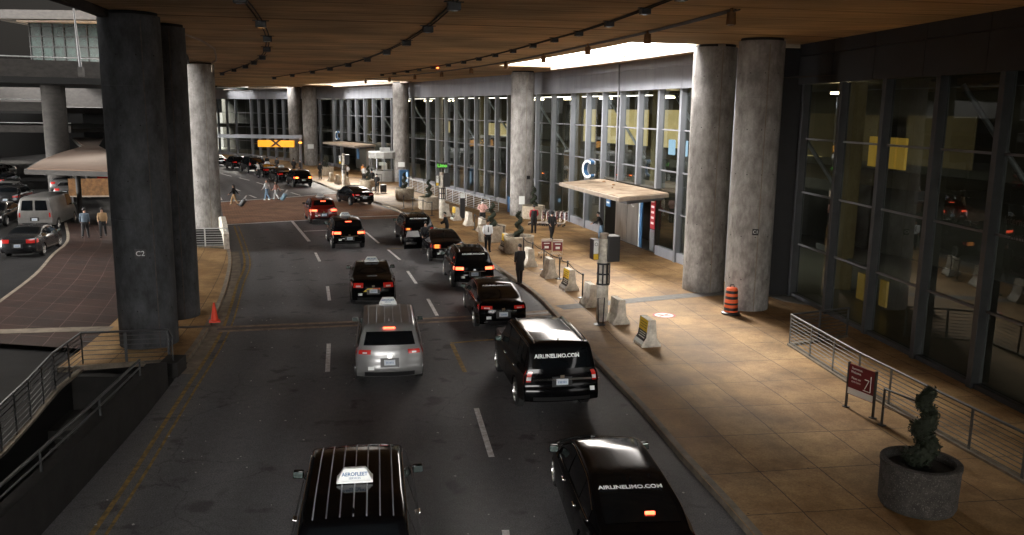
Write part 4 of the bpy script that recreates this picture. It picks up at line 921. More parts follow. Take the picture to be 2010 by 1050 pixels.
SED = dict(L=4.95, W=1.87, sill=.24, rw=.335, yr=1.08, yf=3.98, belt_r=.98, belt_f=.84, shoulder=.05, tumble=.36, crn=.035, rc=.07, bow_r=.20, bow_f=.42, tap_r=1, soft=5,
           prof=[(.10, .30), (.0, .42), (.0, .62), (.06, .86), (.10, 1.06), (.55, 1.12), (.95, 1.14), (1.75, 1.40), (2.3, 1.45), (3.0, 1.43), (3.85, 1.03), (4.6, .88), (4.88, .72), (4.95, .50), (4.90, .30)])
FAST = dict(SED, L=5.1, prof=[(.10, .30), (.0, .45), (.0, .68), (.05, .92), (.12, 1.07), (.5, 1.13), (1.2, 1.33), (1.8, 1.455), (2.5, 1.48), (3.1, 1.44), (3.95, 1.02), (4.7, .86), (5.02, .72), (5.1, .5), (5.04, .3)], yf=4.12, yr=1.12)
SUVX = dict(L=5.35, W=2.02, sill=.42, rw=.40, yr=1.22, yf=4.32, belt_r=1.18, belt_f=1.12, shoulder=.035, tumble=.16, crn=.03, rc=.06, bow_r=.10, bow_f=.22, tap_r=.3, soft=3,
           prof=[(.06, .48), (.0, .55), (.0, .80), (.07, .86), (.08, 1.20), (.30, 1.88), (.42, 1.93), (1.4, 1.965), (2.9, 1.955), (3.15, 1.92), (3.72, 1.34), (4.3, 1.27), (5.1, 1.20), (5.32, 1.08), (5.35, .7), (5.3, .46)])
VAN = dict(L=5.1, W=1.98, sill=.27, rw=.345, yr=1.02, yf=4.08, belt_r=1.05, belt_f=.98, shoulder=.03, tumble=.24, crn=.035, rc=.08, bow_r=.16, bow_f=.42, tap_r=.5, soft=4,
           prof=[(.10, .32), (.0, .42), (.0, .64), (.06, .72), (.10, 1.02), (.36, 1.62), (.50, 1.73), (1.3, 1.79), (2.6, 1.78), (3.2, 1.70), (4.25, 1.10), (4.75, .98), (5.0, .84), (5.1, .6), (5.05, .32)])
XOV = dict(L=4.7, W=1.89, sill=.32, rw=.365, yr=.98, yf=3.72, belt_r=1.10, belt_f=1.0, shoulder=.04, tumble=.27, crn=.035, rc=.07, bow_r=.20, bow_f=.38, tap_r=.7, soft=4,
           prof=[(.10, .38), (.0, .48), (.0, .74), (.07, .84), (.10, 1.10), (.50, 1.52), (.62, 1.61), (1.5, 1.68), (2.4, 1.67), (2.85, 1.60), (3.6, 1.12), (4.3, 1.0), (4.6, .86), (4.7, .6), (4.65, .38)])
CVAN = dict(L=5.7, W=2.0, sill=.36, rw=.37, yr=1.25, yf=4.75, belt_r=1.25, belt_f=1.15, shoulder=.02, tumble=.13, crn=.05, rc=.12, bow_r=.05, bow_f=.25, tap_r=.1, soft=2,
           prof=[(.06, .42), (.0, .50), (.0, .66), (.05, .7), (.06, 1.25), (.16, 2.0), (.24, 2.1), (1.0, 2.13), (3.9, 2.12), (4.2, 2.05), (4.75, 1.3), (5.4, 1.12), (5.65, .9), (5.7, .6), (5.65, .42)])
def wheel(S_, parent, x, y, spokes=5):
    r, wd = S_.rw, .215; sd = 1 if x > 0 else -1
    w_ = MB().lathe([(r*.70, -wd/2), (r*.93, -wd/2), (r, -wd/2+.03), (r, wd/2-.03), (r*.93, wd/2), (r*.70, wd/2), (r*.68, wd/2-.06)], n=28, axis='x', caps=False).build('wheel', 'rubber', parent, 40); w_.location = (x-sd*(wd/2+.005), y, r)
    mb = MB(); mb.lathe([(r*.66, -.02), (r*.70, .0), (r*.705, .035), (r*.64, .035), (r*.62, -.01)], n=28, axis='x')
    for k in range(spokes):
        a = 2*PI*k/spokes; c, s_ = math.cos(a), math.sin(a); t_ = (-s_, c)
        for o_ in (-.028, .028):
            p0 = (c*.05+t_[0]*o_*.6, s_*.05+t_[1]*o_*.6); p1 = (c*r*.67+t_[0]*o_*1.5, s_*r*.67+t_[1]*o_*1.5); n_ = (t_[0]*.013, t_[1]*.013)
            mb.add([(.0, p0[0]-n_[0], p0[1]-n_[1]), (.0, p0[0]+n_[0], p0[1]+n_[1]), (.025, p1[0]+n_[0], p1[1]+n_[1]), (.025, p1[0]-n_[0], p1[1]-n_[1]),
                    (-.02, p0[0]-n_[0], p0[1]-n_[1]), (-.02, p0[0]+n_[0], p0[1]+n_[1]), (-.0, p1[0]+n_[0], p1[1]+n_[1]), (-.0, p1[0]-n_[0], p1[1]-n_[1])], [(0, 1, 2, 3), (4, 7, 6, 5), (0, 4, 5, 1), (2, 6, 7, 3), (1, 5, 6, 2), (0, 3, 7, 4)])
    mb.lathe([(.055, -.03), (.055, .02), (.03, .03)], n=14, axis='x')
    rim_ = mb.build('rim', 'rim', w_, 35); rim_.location = (sd*(wd/2-.022), 0, 0)
    if sd < 0: rim_.rotation_euler = (0, 0, PI)
    MB().lathe([(r*.69, 0), (r*.69, .02)], n=20, axis='x').build('hub', 'black_plastic', w_).location = (sd*.03-.01, 0, 0)
def vehicle(name, dims, paint, label, cat, loc, hd, lights='lamp_red', glass=(None, None), taxi=False, rails=False, ribs=0, window=None, decal=None, spokes=5, amber=False, group=None, door_open=False, winZ=None, chrome=True, top_stop=None, trunk=False, run=False, interior=None, simple=False, lampspec=None):
    s = Shape(dims); t = empty(name, (loc[0], loc[1], 0), R(hd), label, cat, group)
    b = s.body().build('body', paint, t, 38)
    zR0, zR1 = winZ or (s.belt_r+.14, max(p.y for p in s.pp)-.09)
    # rear and front glass
    if dims is not CVAN:
        i0, i1 = s.idx(zR0, zR1); v, f = s.patch_top(i0, i1, -.90, .90, .007, 10, 12); MB().add(v, f).build('rear_window', 'car_glass', t, 60)
    else:
        i0, i1 = s.idx(1.28, 1.98)
        for u in ((-.88, -.08), (.08, .88)): v, f = s.patch_top(i0, i1, *u, .008, 6, 6); MB().add(v, f).build('rear_window', 'car_glass', t, 60)
    zmx = max(p.y for p in s.pp)
    j0, j1 = s.idx(s.belt_f+.17, zmx-.06, False); v, f = s.patch_top(j0, j1, -.90, .90, .007, 10, 12); MB().add(v, f).build('windscreen', 'car_glass', t, 60)
    # side windows
    tops = [p.x for p in s.pp if p.y > zmx-.16]; ya, yb = min(tops), max(tops)
    ws = window or [(ya-.25, ya+.55), (ya+.62, (ya+yb)/2+.42), ((ya+yb)/2+.50, yb+.62)]
    for sd in (-1, 1):
        if dims is CVAN: wl = [(3.3, 4.35)]
        else: wl = ws
        for (y0, y1) in wl:
            v, f = s.patch_side(y0, y1, lambda y: s.belt(y)+.06, zmx-.11, sd); MB().add(v, f).build('side_window', 'car_glass', t, 60)
        if chrome:
            MB().tube([s.side(y, s.belt(y)+.045, sd, .008) for y in [ws[0][0]+(ws[-1][1]-ws[0][0])*k/12 for k in range(13)]], .009, 5).build('window_trim', 'chrome', t, 60)
            MB().tube([s.side(y, max(s.belt(y)+.05, min(zmx-.09, s.ztop(y)-.075)), sd, .008) for y in [ws[0][0]+(ws[-1][1]-ws[0][0])*k/16 for k in range(17)]], .008, 5).build('window_trim', 'chrome', t, 60)
        for yh in ((ws[1][0]+.05), (ws[-1][0]+.05)):
            if not simple: MB().box((0, 0, 0), (.025, .17, .025)).build('door_handle', 'chrome' if chrome else paint, t, bevel=.006).location = s.side(yh, s.belt(yh)-.07, sd, .018)
        if not simple:
            for yy in (ws[0][1]+.035, ws[1][1]+.04, ws[-1][1]-.28):
                MB().tube([s.side(yy, z, sd, .001) for z in (s.sill+.14, .6, .8, s.belt(yy)+.03)], .005, 4).build('door_gap', 'black_plastic', t)
        # mirror
        ym = ws[-1][1]-.22; q = s.side(ym, s.belt(ym)+.09, sd, .0)
        mr_ = MB().box((sd*.13, .0, .03), (.21, .13, .15), sd*.12, (.85, .75)).build('mirror', paint, t, 40, bevel=.03); mr_.location = q
        MB().box((sd*.135, -.068, .035), (.16, .006, .11), sd*.12).build('mirror_glass', 'mirror_glass', mr_)
        wheel(s, t, sd*(s.wy(s.yr)*.985), s.yr, spokes); wheel(s, t, sd*(s.wy(s.yf)*.985), s.yf, spokes)
        if rails:
            rr_ = [s.topP(0, 0)]; yy0, yy1 = ya+.15, yb-.25
            pts = [Vector((sd*(s.w(y, zmx-.05)-.13), y, s.ztop(y)+h)) for y, h in ((yy0, .0), (yy0+.12, .055), ((yy0+yy1)/2, .06), (yy1-.12, .055), (yy1, .0))]
            MB().tube(pts, .018, 6).build('roof_rail', 'chrome' if rails == 'chrome' else 'black_plastic', t, 60)
        # tail light: wraps the corner
        l0, l1, lu, ly = lampspec[:4]
        a0, a1 = s.idx(l0, l1); mb = MB(); v, f = s.patch_top(a0, a1, sd*lu, sd*.985, .014, 4, 6); mb.add(v, f)
        v, f = s.patch_side(.035, ly, lambda y: l0+.06*y, l1, sd, .012, 6, 3, .02); mb.add(v, f)
        tl = mb.build('tail_light', lights, t, 60)
        if lights == 'lamp_red' and not simple:
            v, f = s.patch_top(a0+(a1-a0)*.15, a0+(a1-a0)*.5, sd*(lu+.12), sd*.86, .018, 2, 3); MB().add(v, f).build('reversing_lens', 'lamp_clear', tl, 60)
        if amber and sd in (amber if isinstance(amber, tuple) else (-1,)):
            v, f = s.patch_top(a0, a1, sd*(lu+.1), sd*.9, .022, 2, 3); MB().add(v, f).build('indicator_lens', 'amber_lamp' if lights != 'lamp_red' else 'lamp_amber', tl, 60)
        e0, e1 = s.idx(s.belt_f-.26, s.belt_f-.12, False); v, f = s.patch_top(e0, e1, sd*.55, sd*.97, .012, 3, 5); MB().add(v, f).build('headlight', 'lamp_clear', t, 60)
    # grille, bumper trim, plate
    e0, e1 = s.idx(s.belt_f-.42, s.belt_f-.16, False); v, f = s.patch_top(e0, e1, -.42, .42, .012, 3, 6); MB().add(v, f).build('grille', 'black_plastic', t, 60)
    b0, b1 = s.idx(s.sill+.06, s.sill+.22); v, f = s.patch_top(b0, b1, -.8, .8, .012, 2, 8); MB().add(v, f).build('bumper_trim', 'black_plastic', t, 60)
    zp = lampspec[4] if lampspec and len(lampspec) > 4 else l0-.12
    def on_rear(z, x, w, h, nm, m, off=.02, par=None):
        i_ = min(range(len(s.pp)), key=lambda k: abs(s.pp[k].y-z)+(10 if s.pp[k].x > 1.6 else 0)); u = x/(s.w(s.pp[i_].x, z)-s.rc*.6)
        q = s.topP(i_, u, off); q2 = s.topP(min(i_+1, len(s.pp)-2), u, off); tz = (q2-q).normalized(); nx = Vector((0, -tz.z, tz.y))
        rot = Matrix(((1, 0, 0), (0, tz.y, nx.y), (0, tz.z, nx.z))).to_4x4(); o = MB().box((0, 0, 0), (w, h, .012)).build(nm, m, par or t); o.matrix_local = Matrix.Translation(q) @ rot; return o, rot, q
    on_rear(zp, 0, .52, .26, 'plate_recess', 'black_plastic', .012)
    pl, rt, q = on_rear(zp, 0, .31, .155, 'number_plate', 'plate', .026)
    for k in range(6): MB().box((-.095+.038*k, -.005, .008), (.018, .06, .004)).build('plate_mark', 'sign_blue', pl)
    if not simple: on_rear(zp+.17, 0, .11, .075, 'badge', 'chrome', .016)
    if not simple and dims is not SUVX and paint != 'paint_white':
        on_rear(s.sill+.30, -.52, .17, .10, 'permit_tag', 'sign_white', .03)
    if dims is SUVX: on_rear(1.09, 0, 1.55, .05, 'chrome_strip', 'chrome', .02)
    if dims is SUVX: on_rear(.80, .80, .12, .11, 'permit_tag', 'sign_white', .03)
    if trunk or chrome:
        on_rear(zp+.105, 0, .95, .022, 'chrome_strip', 'chrome', .016)
    if run: 
        for sd in (-1, 1): on_rear(s.sill+.14, sd*.6, .16, .05, 'exhaust_tip', 'chrome', .014)
    if decal:
        txt, size, zt, x0 = decal
        i_ = min((k for k in range(len(s.pp)) if s.pp[k].x < s.L*.5), key=lambda k: abs(s.pp[k].y-zt)); q = s.topP(i_, 0, .018); q2 = s.topP(i_+1, 0, .018); tz = (q2-q).normalized(); nx = Vector((0, -tz.z, tz.y))
        rot = Matrix(((1, 0, 0), (0, tz.y, nx.y), (0, tz.z, nx.z))).to_4x4(); text(txt, size, 'sign_white', t, q+Vector((x0, 0, 0)), rot, .002, 'lettering', bold=.004)
        text('905 676 6666', size*.42, 'alum', t, q+Vector((x0+size*4.7, 0, 0)), rot, .002, 'lettering') if False else None
    if top_stop:
        k_ = max(range(len(s.pp)), key=lambda k: s.pp[k].y if s.pp[k].x < 1.8 and s.pp[k].y > 0 else -1)
        ys = ya+.0; MB().box((0, ys-.06, s.ztop(ys)+.022), (.34, .09, .035), 0, (.95, .6)).build('high_brake_light', top_stop, t, bevel=.008)
    if not simple: MB().box((0, ya+.30, s.ztop(ya+.30)+s.crn+.045), (.03, .10, .07), 0, (.6, .3)).build('antenna_fin', paint, t, bevel=.006)
    if ribs:
        for k in range(ribs):
            x = (k-(ribs-1)/2)*1.18/(ribs-1); mb = MB(); mb.tube([Vector((x, y, s.ztop(y)+s.crown(1.7, x/.75)+.004)) for y in [ya+.2+(yb-ya-.35)*q_/8 for q_ in range(9)]], .011, 4); mb.build('roof_rib', 'alum', t, 60)
    if taxi:
        ty = ya+1.05 if taxi is True else taxi[0]; tw = 1.0 if taxi is True else taxi[1]; z = s.ztop(ty)+s.crn+.01
        base = MB().box((0, 0, .02), (.62*tw, .26, .04)).build('taxi_sign', 'black_plastic' if False else 'sign_white', t, bevel=.01); base.location = (0, ty, z)
        MB().add([(-.30*tw, -.11, .04), (.30*tw, -.11, .04), (.30*tw, .11, .04), (-.30*tw, .11, .04), (-.19*tw, -.03, .21), (.19*tw, -.03, .21), (.19*tw, .05, .21), (-.19*tw, .05, .21), ], [(0, 1, 5, 4), (1, 2, 6, 5), (2, 3, 7, 6), (3, 0, 4, 7), (4, 5, 6, 7)]).build('sign_lamp', 'sign_white', base, bevel=.008)
        rotm = Matrix.Rotation(math.atan2(.17, .08), 4, 'X')
        text('AEROFLEET', .085*tw, 'sign_blue', base, (0, -.077, .130), rotm, .002, bold=.002); text('SERVICES', .05*tw, 'sign_blue', base, (0, -.103, .075), rotm, .002)
    return t, s
LS_SED = (.80, .99, .50, .40, .70)
FASTL = dict(FAST, L=5.5, yf=4.5, prof=[(y+.4*(y > 2.0), z) for y, z in FAST['prof']])
VANL = dict(VAN, L=5.45, W=2.12, yf=4.4, prof=[(y+.33*(y > 1.5), z*1.06) for y, z in VAN['prof']])
sdn, ssh = vehicle('sedan', FASTL, 'paint_black', 'black limousine sedan lowest right, cut by the picture edge, web address on rear glass', 'car', (2.28, 12.6), 6, decal=('AIRLINELIMO.COM', .135, 1.36, -.04), rails=False, trunk=True, lampspec=LS_SED, spokes=10, winZ=(1.13, 1.44), run=True, top_stop=None)
k_ = min(range(len(ssh.pp)), key=lambda k: abs(ssh.pp[k].y-1.18)+(9 if ssh.pp[k].x > 1.8 else 0)); q_ = ssh.topP(k_, .2, .02); MB().box((0, 0, 0), (.17, .05, .05)).build('red_lamp', 'lamp_red_on', sdn, bevel=.01).location = q_
vehicle('minivan', VANL, 'paint_black', 'black minivan taxi cut by the bottom edge, pale AEROFLEET sign on its ribbed roof', 'car', (-2.2, 11.15), 9, ribs=7, taxi=(1.75, .92), lampspec=(.95, 1.25, .74, .28, .80))
mv, ms = vehicle('minivan', VAN, 'paint_silver', 'silver grey minivan with a white taxi roof sign and glowing red tail lights', 'car', (-3.42, 23.3), 9, lights='lamp_red', ribs=6, taxi=(3.0, .9), lampspec=(.92, 1.14, .60, .36, .72), winZ=(1.16, 1.60), top_stop='lamp_red_on', spokes=5, chrome=False)
vehicle('large_suv', SUVX, 'paint_black', 'large black boxy SUV with chrome roof rails at the kerb beside the silver minivan', 'car', (1.33, 20.95), 11, rails='chrome', decal=('AIRLINELIMO.COM', .14, 1.66, -.12), lampspec=(.95, 1.30, .86, .12, .98), winZ=(1.28, 1.84), spokes=6, window=[(.42, 1.30), (1.38, 2.55), (2.63, 3.75)], run=False)
vehicle('sedan', FAST, 'paint_black', 'black limousine sedan parked at the kerb directly ahead of the large boxy SUV', 'car', (-.28, 29.55), 10.5, decal=('AIRLINELIMO.COM', .13, 1.38, 0), lampspec=LS_SED, trunk=True, spokes=10, winZ=(1.13, 1.44), run=True)
vehicle('crossover', XOV, 'paint_black', 'black limousine crossover with orange-red tail lights, beside the man in the dark coat', 'car', (-1.62, 36.75), 12, lights='lamp_red_on', decal=('AIRLINELIMO.COM', .12, 1.5, 0), lampspec=(.90, 1.05, .58, .30, .76), rails='chrome', spokes=7)
s4, sh4 = vehicle('sedan', SED, 'paint_black', 'black sedan with its front left door swung open, an orange tail lamp lit', 'car', (-3.25, 43.3), 14, lights='lamp_red', amber=(-1, 1), lampspec=LS_SED, spokes=7, winZ=(1.18, 1.40))
# its open driver door
dr = empty('tmp_hinge', (0, 0, 0)); bpy.data.objects.remove(dr)
dm = MB().box((-.5, 0, .60), (1.0, .07, .62)); dm.box((-.5, 0, 1.12), (.95, .035, .42), 0, (.72, .6)); dd_ = dm.build('open_door', 'paint_black', s4, 40, bevel=.02); dd_.location = (-.92, 3.35, 0); dd_.rotation_euler = (0, 0, R(6))
MB().box((-.5, -.025, 1.12), (.78, .012, .33), 0, (.75, .6)).build('door_glass', 'lamp_clear', dd_); MB().box((-.6, -.042, .62), (.6, .02, .12)).build('door_handle', 'chrome', dd_)
vehicle('crossover', XOV, 'paint_black', 'black limousine crossover waiting just beyond the sedan with the open door', 'car', (-5.35, 49.0), 16, decal=('AIRLINELIMO.COM', .12, 1.5, 0), lampspec=(.90, 1.05, .58, .30, .76), rails='chrome', amber=(-1,), spokes=7)
vehicle('taxi', SED, 'paint_black', 'black sedan taxi ahead of the silver minivan, yellow stripe on its trunk', 'taxi', (-5.48, 33.2), 11, taxi=(2.2, .95), lampspec=LS_SED, winZ=(1.18, 1.40), chrome=False)
tx = [o for o in bpy.data.objects if o.name.startswith('taxi') and o.type == 'EMPTY'][0]
MB().box((0, 0, 0), (.3, .012, .13)).build('trunk_sticker', 'orange', tx).location = (.12, -.005, .74)
MB().add([(-.42, -.012, .66), (-.1, -.012, .66), (-.02, -.012, .80), (-.22, -.012, .80)], [(0, 1, 2, 3)]).build('yellow_stripe', 'sign_yellow', tx)
vehicle('taxi', XOV, 'paint_black', 'black crossover taxi with bright red brake lights, nearer of the two braking side by side', 'taxi', (-9.05, 47.1), 18, lights='lamp_red_on', taxi=(1.9, .95), lampspec=(.86, 1.04, .56, .34, .70), top_stop='lamp_red_on', spokes=7)
vehicle('taxi', XOV, 'paint_red', 'dark red taxi braking on the edge of the brick crossing, farther of the braking pair', 'taxi', (-12.75, 57.6), 20, lights='lamp_red_on', taxi=(1.9, .95), lampspec=(.86, 1.04, .56, .34, .70), top_stop='lamp_red_on', spokes=7)
vehicle('sedan', FAST, 'paint_black', 'glossy black sedan stopped on the brick crossing beside the round planters', 'car', (-12.0, 69.2), 30, lampspec=LS_SED, trunk=True, spokes=10)
far = [((-20.75, 85.0), 27, XOV, 'lamp_red_on', False, 'first black car of the far queue beyond the brick crossing, amber lamps lit'),
       ((-23.9, 90.6), 29, SED, 'lamp_red', (2.2, .95), 'black taxi second in the far queue, white roof sign'),
       ((-27.0, 96.3), 30, SED, 'lamp_red', (2.2, .95), 'black taxi third in the far queue with a driver standing at its left side'),
       ((-30.4, 102.2), 31, SUVX, 'lamp_red', False, 'tall black SUV in the middle of the far queue'),
       ((-34.2, 108.0), 33, XOV, 'lamp_red', False, 'black car last but one in the far queue'),
       ((-38.6, 113.6), 35, SED, 'lamp_red', False, 'black car farthest in the queue, half hidden by the grey column')]
for (loc, hd, dm_, lt, tx_, lb) in far:
    ls = LS_SED if dm_ is SED else ((.90, 1.05, .58, .30, .76) if dm_ is XOV else (.95, 1.30, .86, .12, .98))
    vehicle('taxi' if tx_ else 'car', dm_, 'paint_black', lb, 'taxi' if tx_ else 'car', loc, hd, lights=lt, taxi=tx_, lampspec=ls, simple=True, amber=(-1, 1) if lt == 'lamp_red_on' else False, group='cars queueing beyond the brick crossing')
# cars outside on the left
vehicle('cargo_van', CVAN, 'paint_white', 'white cargo van with two rear windows parked left of column C2', 'van', (-29.6, 52.6), 11, lampspec=(.85, 1.2, .90, .10, .80), chrome=False, simple=True)
vehicle('parked_car', SED, 'paint_grey', 'dark car with a pale roof just in front of the white van', 'car', (-25.2, 43.0), 12, lampspec=LS_SED, simple=True, winZ=(1.18, 1.40))
for loc, hd, dm_, pt, lb in (((-37.0, 70.5), 16, SED, 'paint_pale', 'silver car near the end of the flat canopy, beyond the white van'),
    ((-40.5, 76.5), 18, SED, 'paint_pale', 'silver car second beyond the white van under the canopy edge'),
    ((-43.8, 84.5), 200, XOV, 'paint_white', 'white crossover parked below the tip of the flat canopy'),
    ((-38.2, 80.5), 18, XOV, 'paint_red', 'dark red crossover in shade under the flat canopy'),
    ((-34.6, 58.5), 196, SED, 'paint_grey', 'grey car left of the white van, facing the camera'),
    ((-33.5, 50.0), 14, XOV, 'paint_grey', 'grey crossover at the left picture edge beside the white van'),
    ((-51.5, 86.5), 190, XOV, 'paint_white', 'white car in the dark lot left of the canopy tip'),
    ((-55.5, 94.5), 190, SED, 'paint_pale', 'silver car farther back in the dark lot at the left edge'),
    ((-47.5, 78.0), 10, SED, 'paint_grey', 'dark grey car in the lot behind the white van roof'),
    ((-37.8, 63.5), 14, XOV, 'paint_grey', 'dark crossover in the row directly behind the white van'),
    ((-41.5, 69.0), 14, SED, 'paint_white', 'off-white car second in the row behind the white van'),
    ((-45.0, 71.5), 195, XOV, 'paint_pale', 'pale crossover third in the row behind the white van'),
    ((-38.8, 57.0), 12, SED, 'paint_black', 'black car left of the white van near the picture edge'),
    ((-50.5, 80.5), 190, SED, 'paint_white', 'off-white car in the middle of the dark lot'),
    ((-58.0, 90.0), 12, XOV, 'paint_grey', 'grey crossover at the far left edge of the dark lot'),
    ((-49.5, 92.0), 12, SED, 'paint_pale', 'small silver car farthest in the dark lot')):
    vehicle('parked_car', dm_, pt, lb, 'car', loc, hd, lampspec=LS_SED if dm_ is SED else (.90, 1.05, .58, .30, .76), simple=True, group='cars in the lot on the left')
# ============================================================ PEOPLE
def skin_mesh(verts, edges, rads, name, m, parent, sub=1):
    me = bpy.data.meshes.new(name); me.from_pydata(verts, edges, []); o = bpy.data.objects.new(name, me); COL.objects.link(o)
    md = o.modifiers.new('s', 'SKIN'); md.use_smooth_shade = True; md.branch_smoothing = .6
    sv = me.skin_vertices[0].data
    for i, r in enumerate(rads): sv[i].radius = (r, r) if not isinstance(r, tuple) else r; sv[i].use_root = (i == 0)
    if sub: o.modifiers.new('u', 'SUBSURF').levels = sub; o.modifiers['u'].render_levels = sub
    dg = bpy.context.evaluated_depsgraph_get(); me2 = bpy.data.meshes.new_from_object(o.evaluated_get(dg)); bpy.data.objects.remove(o)
    me2.name = name; me2.materials.clear(); me2.materials.append(M(m)); o = bpy.data.objects.new(name, me2); COL.objects.link(o); o.parent = parent; return o
def person(loc, hd, label, top='cloth_black', legs='cloth_black', skin='skin', hair='hair', coat=False, stride=0.0, arms=((.10, .0), (.10, .0)), h=1.75, z=.15, bare_legs=False, hood=False, lean=0.0, mask=False, tie=False, vest=None, longhair=False, group=None):
    """arms: per side (swing forward in m at the wrist, raise 0..1); built 1.75 m tall then scaled"""
    t = empty('person', (loc[0], loc[1], z), R(hd), label, 'person', group); k = h/1.75; t.scale = (k, k, k)
    ln = lean; 
    pel = Vector((0, 0, .95)); ch = Vector((0, ln*.5, 1.27)); nk = Vector((0, ln, 1.47)); hd1 = Vector((0, ln+.015, 1.575)); hd2 = Vector((0, ln+.03, 1.66))
    V = [pel, ch, nk, hd1, hd2]; E_ = [(0, 1), (1, 2), (2, 3), (3, 4)]; Rr = [(.135, .10), (.145, .10), .060, (.088, .104), (.090, .106)]
    def add(p, par, r): V.append(Vector(p)); E_.append((par, len(V)-1)); Rr.append(r); return len(V)-1
    nose = add((0, ln+.125, 1.60), 3, .014)
    wr = {}; el = {}; shp = {}; kn = {}; an = {}
    for sd, (sw, rs) in zip((-1, 1), arms):
        sh = add((sd*.18, ln*.9, 1.41), 1, .055); shp[sd] = V[sh]
        e_ = add((sd*(.23+.08*rs), ln*.8+sw*.35-.03, 1.15+.10*rs), sh, .041); el[sd] = V[e_]
        w_ = add((sd*(.22-.10*rs), ln*.8+sw+.02, .93+.34*rs), e_, .027); wr[sd] = V[w_]
        dvec = (V[w_]-V[e_]).normalized(); palm = add(V[w_]+dvec*.07, w_, (.032, .016))
        side = Vector((0, 1, 0)) if abs(dvec.y) < .7 else Vector((0, 0, 1))
        for q, ln_ in enumerate((.060, .068, .064, .050)):
            f1 = V[palm]+side*(.027-.018*q)+dvec*.03; a = add(f1, palm, .0085); b = add(f1+dvec*ln_*.55+Vector((-sd*.008, 0, 0)), a, .008); add(f1+dvec*ln_+Vector((-sd*.022, 0, 0)), b, .0065)
        a = add(V[w_]+dvec*.035+side*.04, palm, .010); add(V[w_]+dvec*.075+side*.052+Vector((-sd*.01, 0, 0)), a, .008)
        hp = add((sd*.09, 0, .90), 0, .088); st = stride*sd
        kk = add((sd*.10, st*.42+abs(st)*.10+.015, .50), hp, .056); kn[sd] = V[kk]
        aa = add((sd*.105, st*.78-(.10*abs(st) if st < 0 else 0), .09+(.05 if st < -.2 else 0)), kk, .038); an[sd] = V[aa]
        hl = add(V[aa]+Vector((0, -.03, -.045)), aa, .033); add(V[aa]+Vector((sd*.02, .155, -.052)), hl, (.036, .026))
    skin_mesh([tuple(v) for v in V], E_, Rr, 'body', skin, t)
    def loft(secs, n=18):
        vs = []; 
        for (zz, rx, ry, cx, cy_) in secs:
            for i in range(n): a = 2*PI*i/n; vs.append((cx+rx*math.cos(a), cy_+ry*math.sin(a), zz))
        m_ = len(secs); return vs, [(j*n+i, j*n+(i+1) % n, (j+1)*n+(i+1) % n, (j+1)*n+i) for j in range(m_-1) for i in range(n)]+[tuple(range(n))[::-1], tuple(range((m_-1)*n, m_*n))]
    # trousers
    mb = MB()
    for sd in (-1, 1):
        if bare_legs: mb.tube([(sd*.085, 0, .95), (sd*.095, (kn[sd].y)*.5, .75), tuple(kn[sd]+Vector((0, 0, .04)))], [.105, .10, .085], 12)
        else: mb.tube([(sd*.085, 0, .95), (sd*.095, kn[sd].y*.5, .74), tuple(kn[sd]), tuple(kn[sd].lerp(an[sd], .5)+Vector((0, -.015, 0))), tuple(an[sd]+Vector((0, -.005, -.0)))], [.11, .105, .078, .066, .06], 12)
    v, f = loft([(.80, .12, .10, 0, 0), (.90, .172, .118, 0, -.005), (.98, .168, .115, 0, 0), (1.06, .155, .108, 0, ln*.15)]); mb.add(v, f); mb.build('trousers', legs, t, 50)
    # top
    mb = MB(); lo = .84 if coat else .96
    secs = [(lo, .195 if coat else .168, .135 if coat else .118, 0, 0), (1.04, .172, .122, 0, ln*.15), (1.2, .182, .128, 0, ln*.4), (1.34, .198, .125, 0, ln*.7), (1.425, .165, .10, 0, ln*.9), (1.475, .085, .075, 0, ln)]
    if coat: secs.insert(0, (.62, .205, .15, 0, -.01))
    v, f = loft(secs); mb.add(v, f)
    for sd in (-1, 1): mb.tube([(sd*.12, ln*.9, 1.40), tuple(shp[sd]), tuple(el[sd]), tuple(wr[sd].lerp(el[sd], .12))], [.06, .075, .056, .042], 12)
    mb.build('jacket' if coat or top == 'cloth_black' else 'shirt', top, t, 50)
    if vest: v, f = loft([(z_, rx+.012, ry+.012, cx, cy_) for z_, rx, ry, cx, cy_ in secs[:-1]]); MB().add(v, f).build('vest', vest, t, 50)
    if tie: MB().add([(-.02, .128+ln*.6, 1.40), (.02, .128+ln*.6, 1.40), (.03, .14, 1.12), (0, .14, 1.07), (-.03, .14, 1.12)], [(0, 1, 2, 3, 4)]).build('tie', 'cloth_black', t)
    for sd in (-1, 1):
        a = an[sd]; sh_ = MB(); sh_.tube([tuple(a+Vector((0, -.05, -.045))), tuple(a+Vector((sd*.01, .04, -.045))), tuple(a+Vector((sd*.02, .13, -.058))), tuple(a+Vector((sd*.022, .17, -.062)))], [.042, .046, .04, .022], 10); sh_.build('shoe', 'cloth_white' if (bare_legs or legs == 'cloth_blue') else 'cloth_black', t, 50)
    # hair
    c = hd2+Vector((0, -.012, .015)); mb = MB(); rr = .104 if not hood else .135
    prof = []; n = 16; vs = []; fs = []
    for j in range(9):
        thj = PI*(j/8)
        for i in range(n):
            a = 2*PI*i/n; th = thj*(.80 if hood else .50-.16*math.sin(a)); x = math.sin(th)*math.cos(a)*rr*.82; y = math.sin(th)*math.sin(a)*rr*1.0; zz = math.cos(th)*rr*1.05
            vs.append((c.x+x, c.y+y, c.z+zz))
    fs = [(j*n+i, j*n+(i+1) % n, (j+1)*n+(i+1) % n, (j+1)*n+i) for j in range(8) for i in range(n)]; mb.add(vs, fs)
    if longhair: mb.tube([tuple(c+Vector((0, -.06, .02))), tuple(c+Vector((0, -.09, -.12))), tuple(c+Vector((0, -.10, -.28)))], [.07, .075, .04], 10)
    mb.build('hood' if hood else 'hair', top if hood else hair, t, 50)
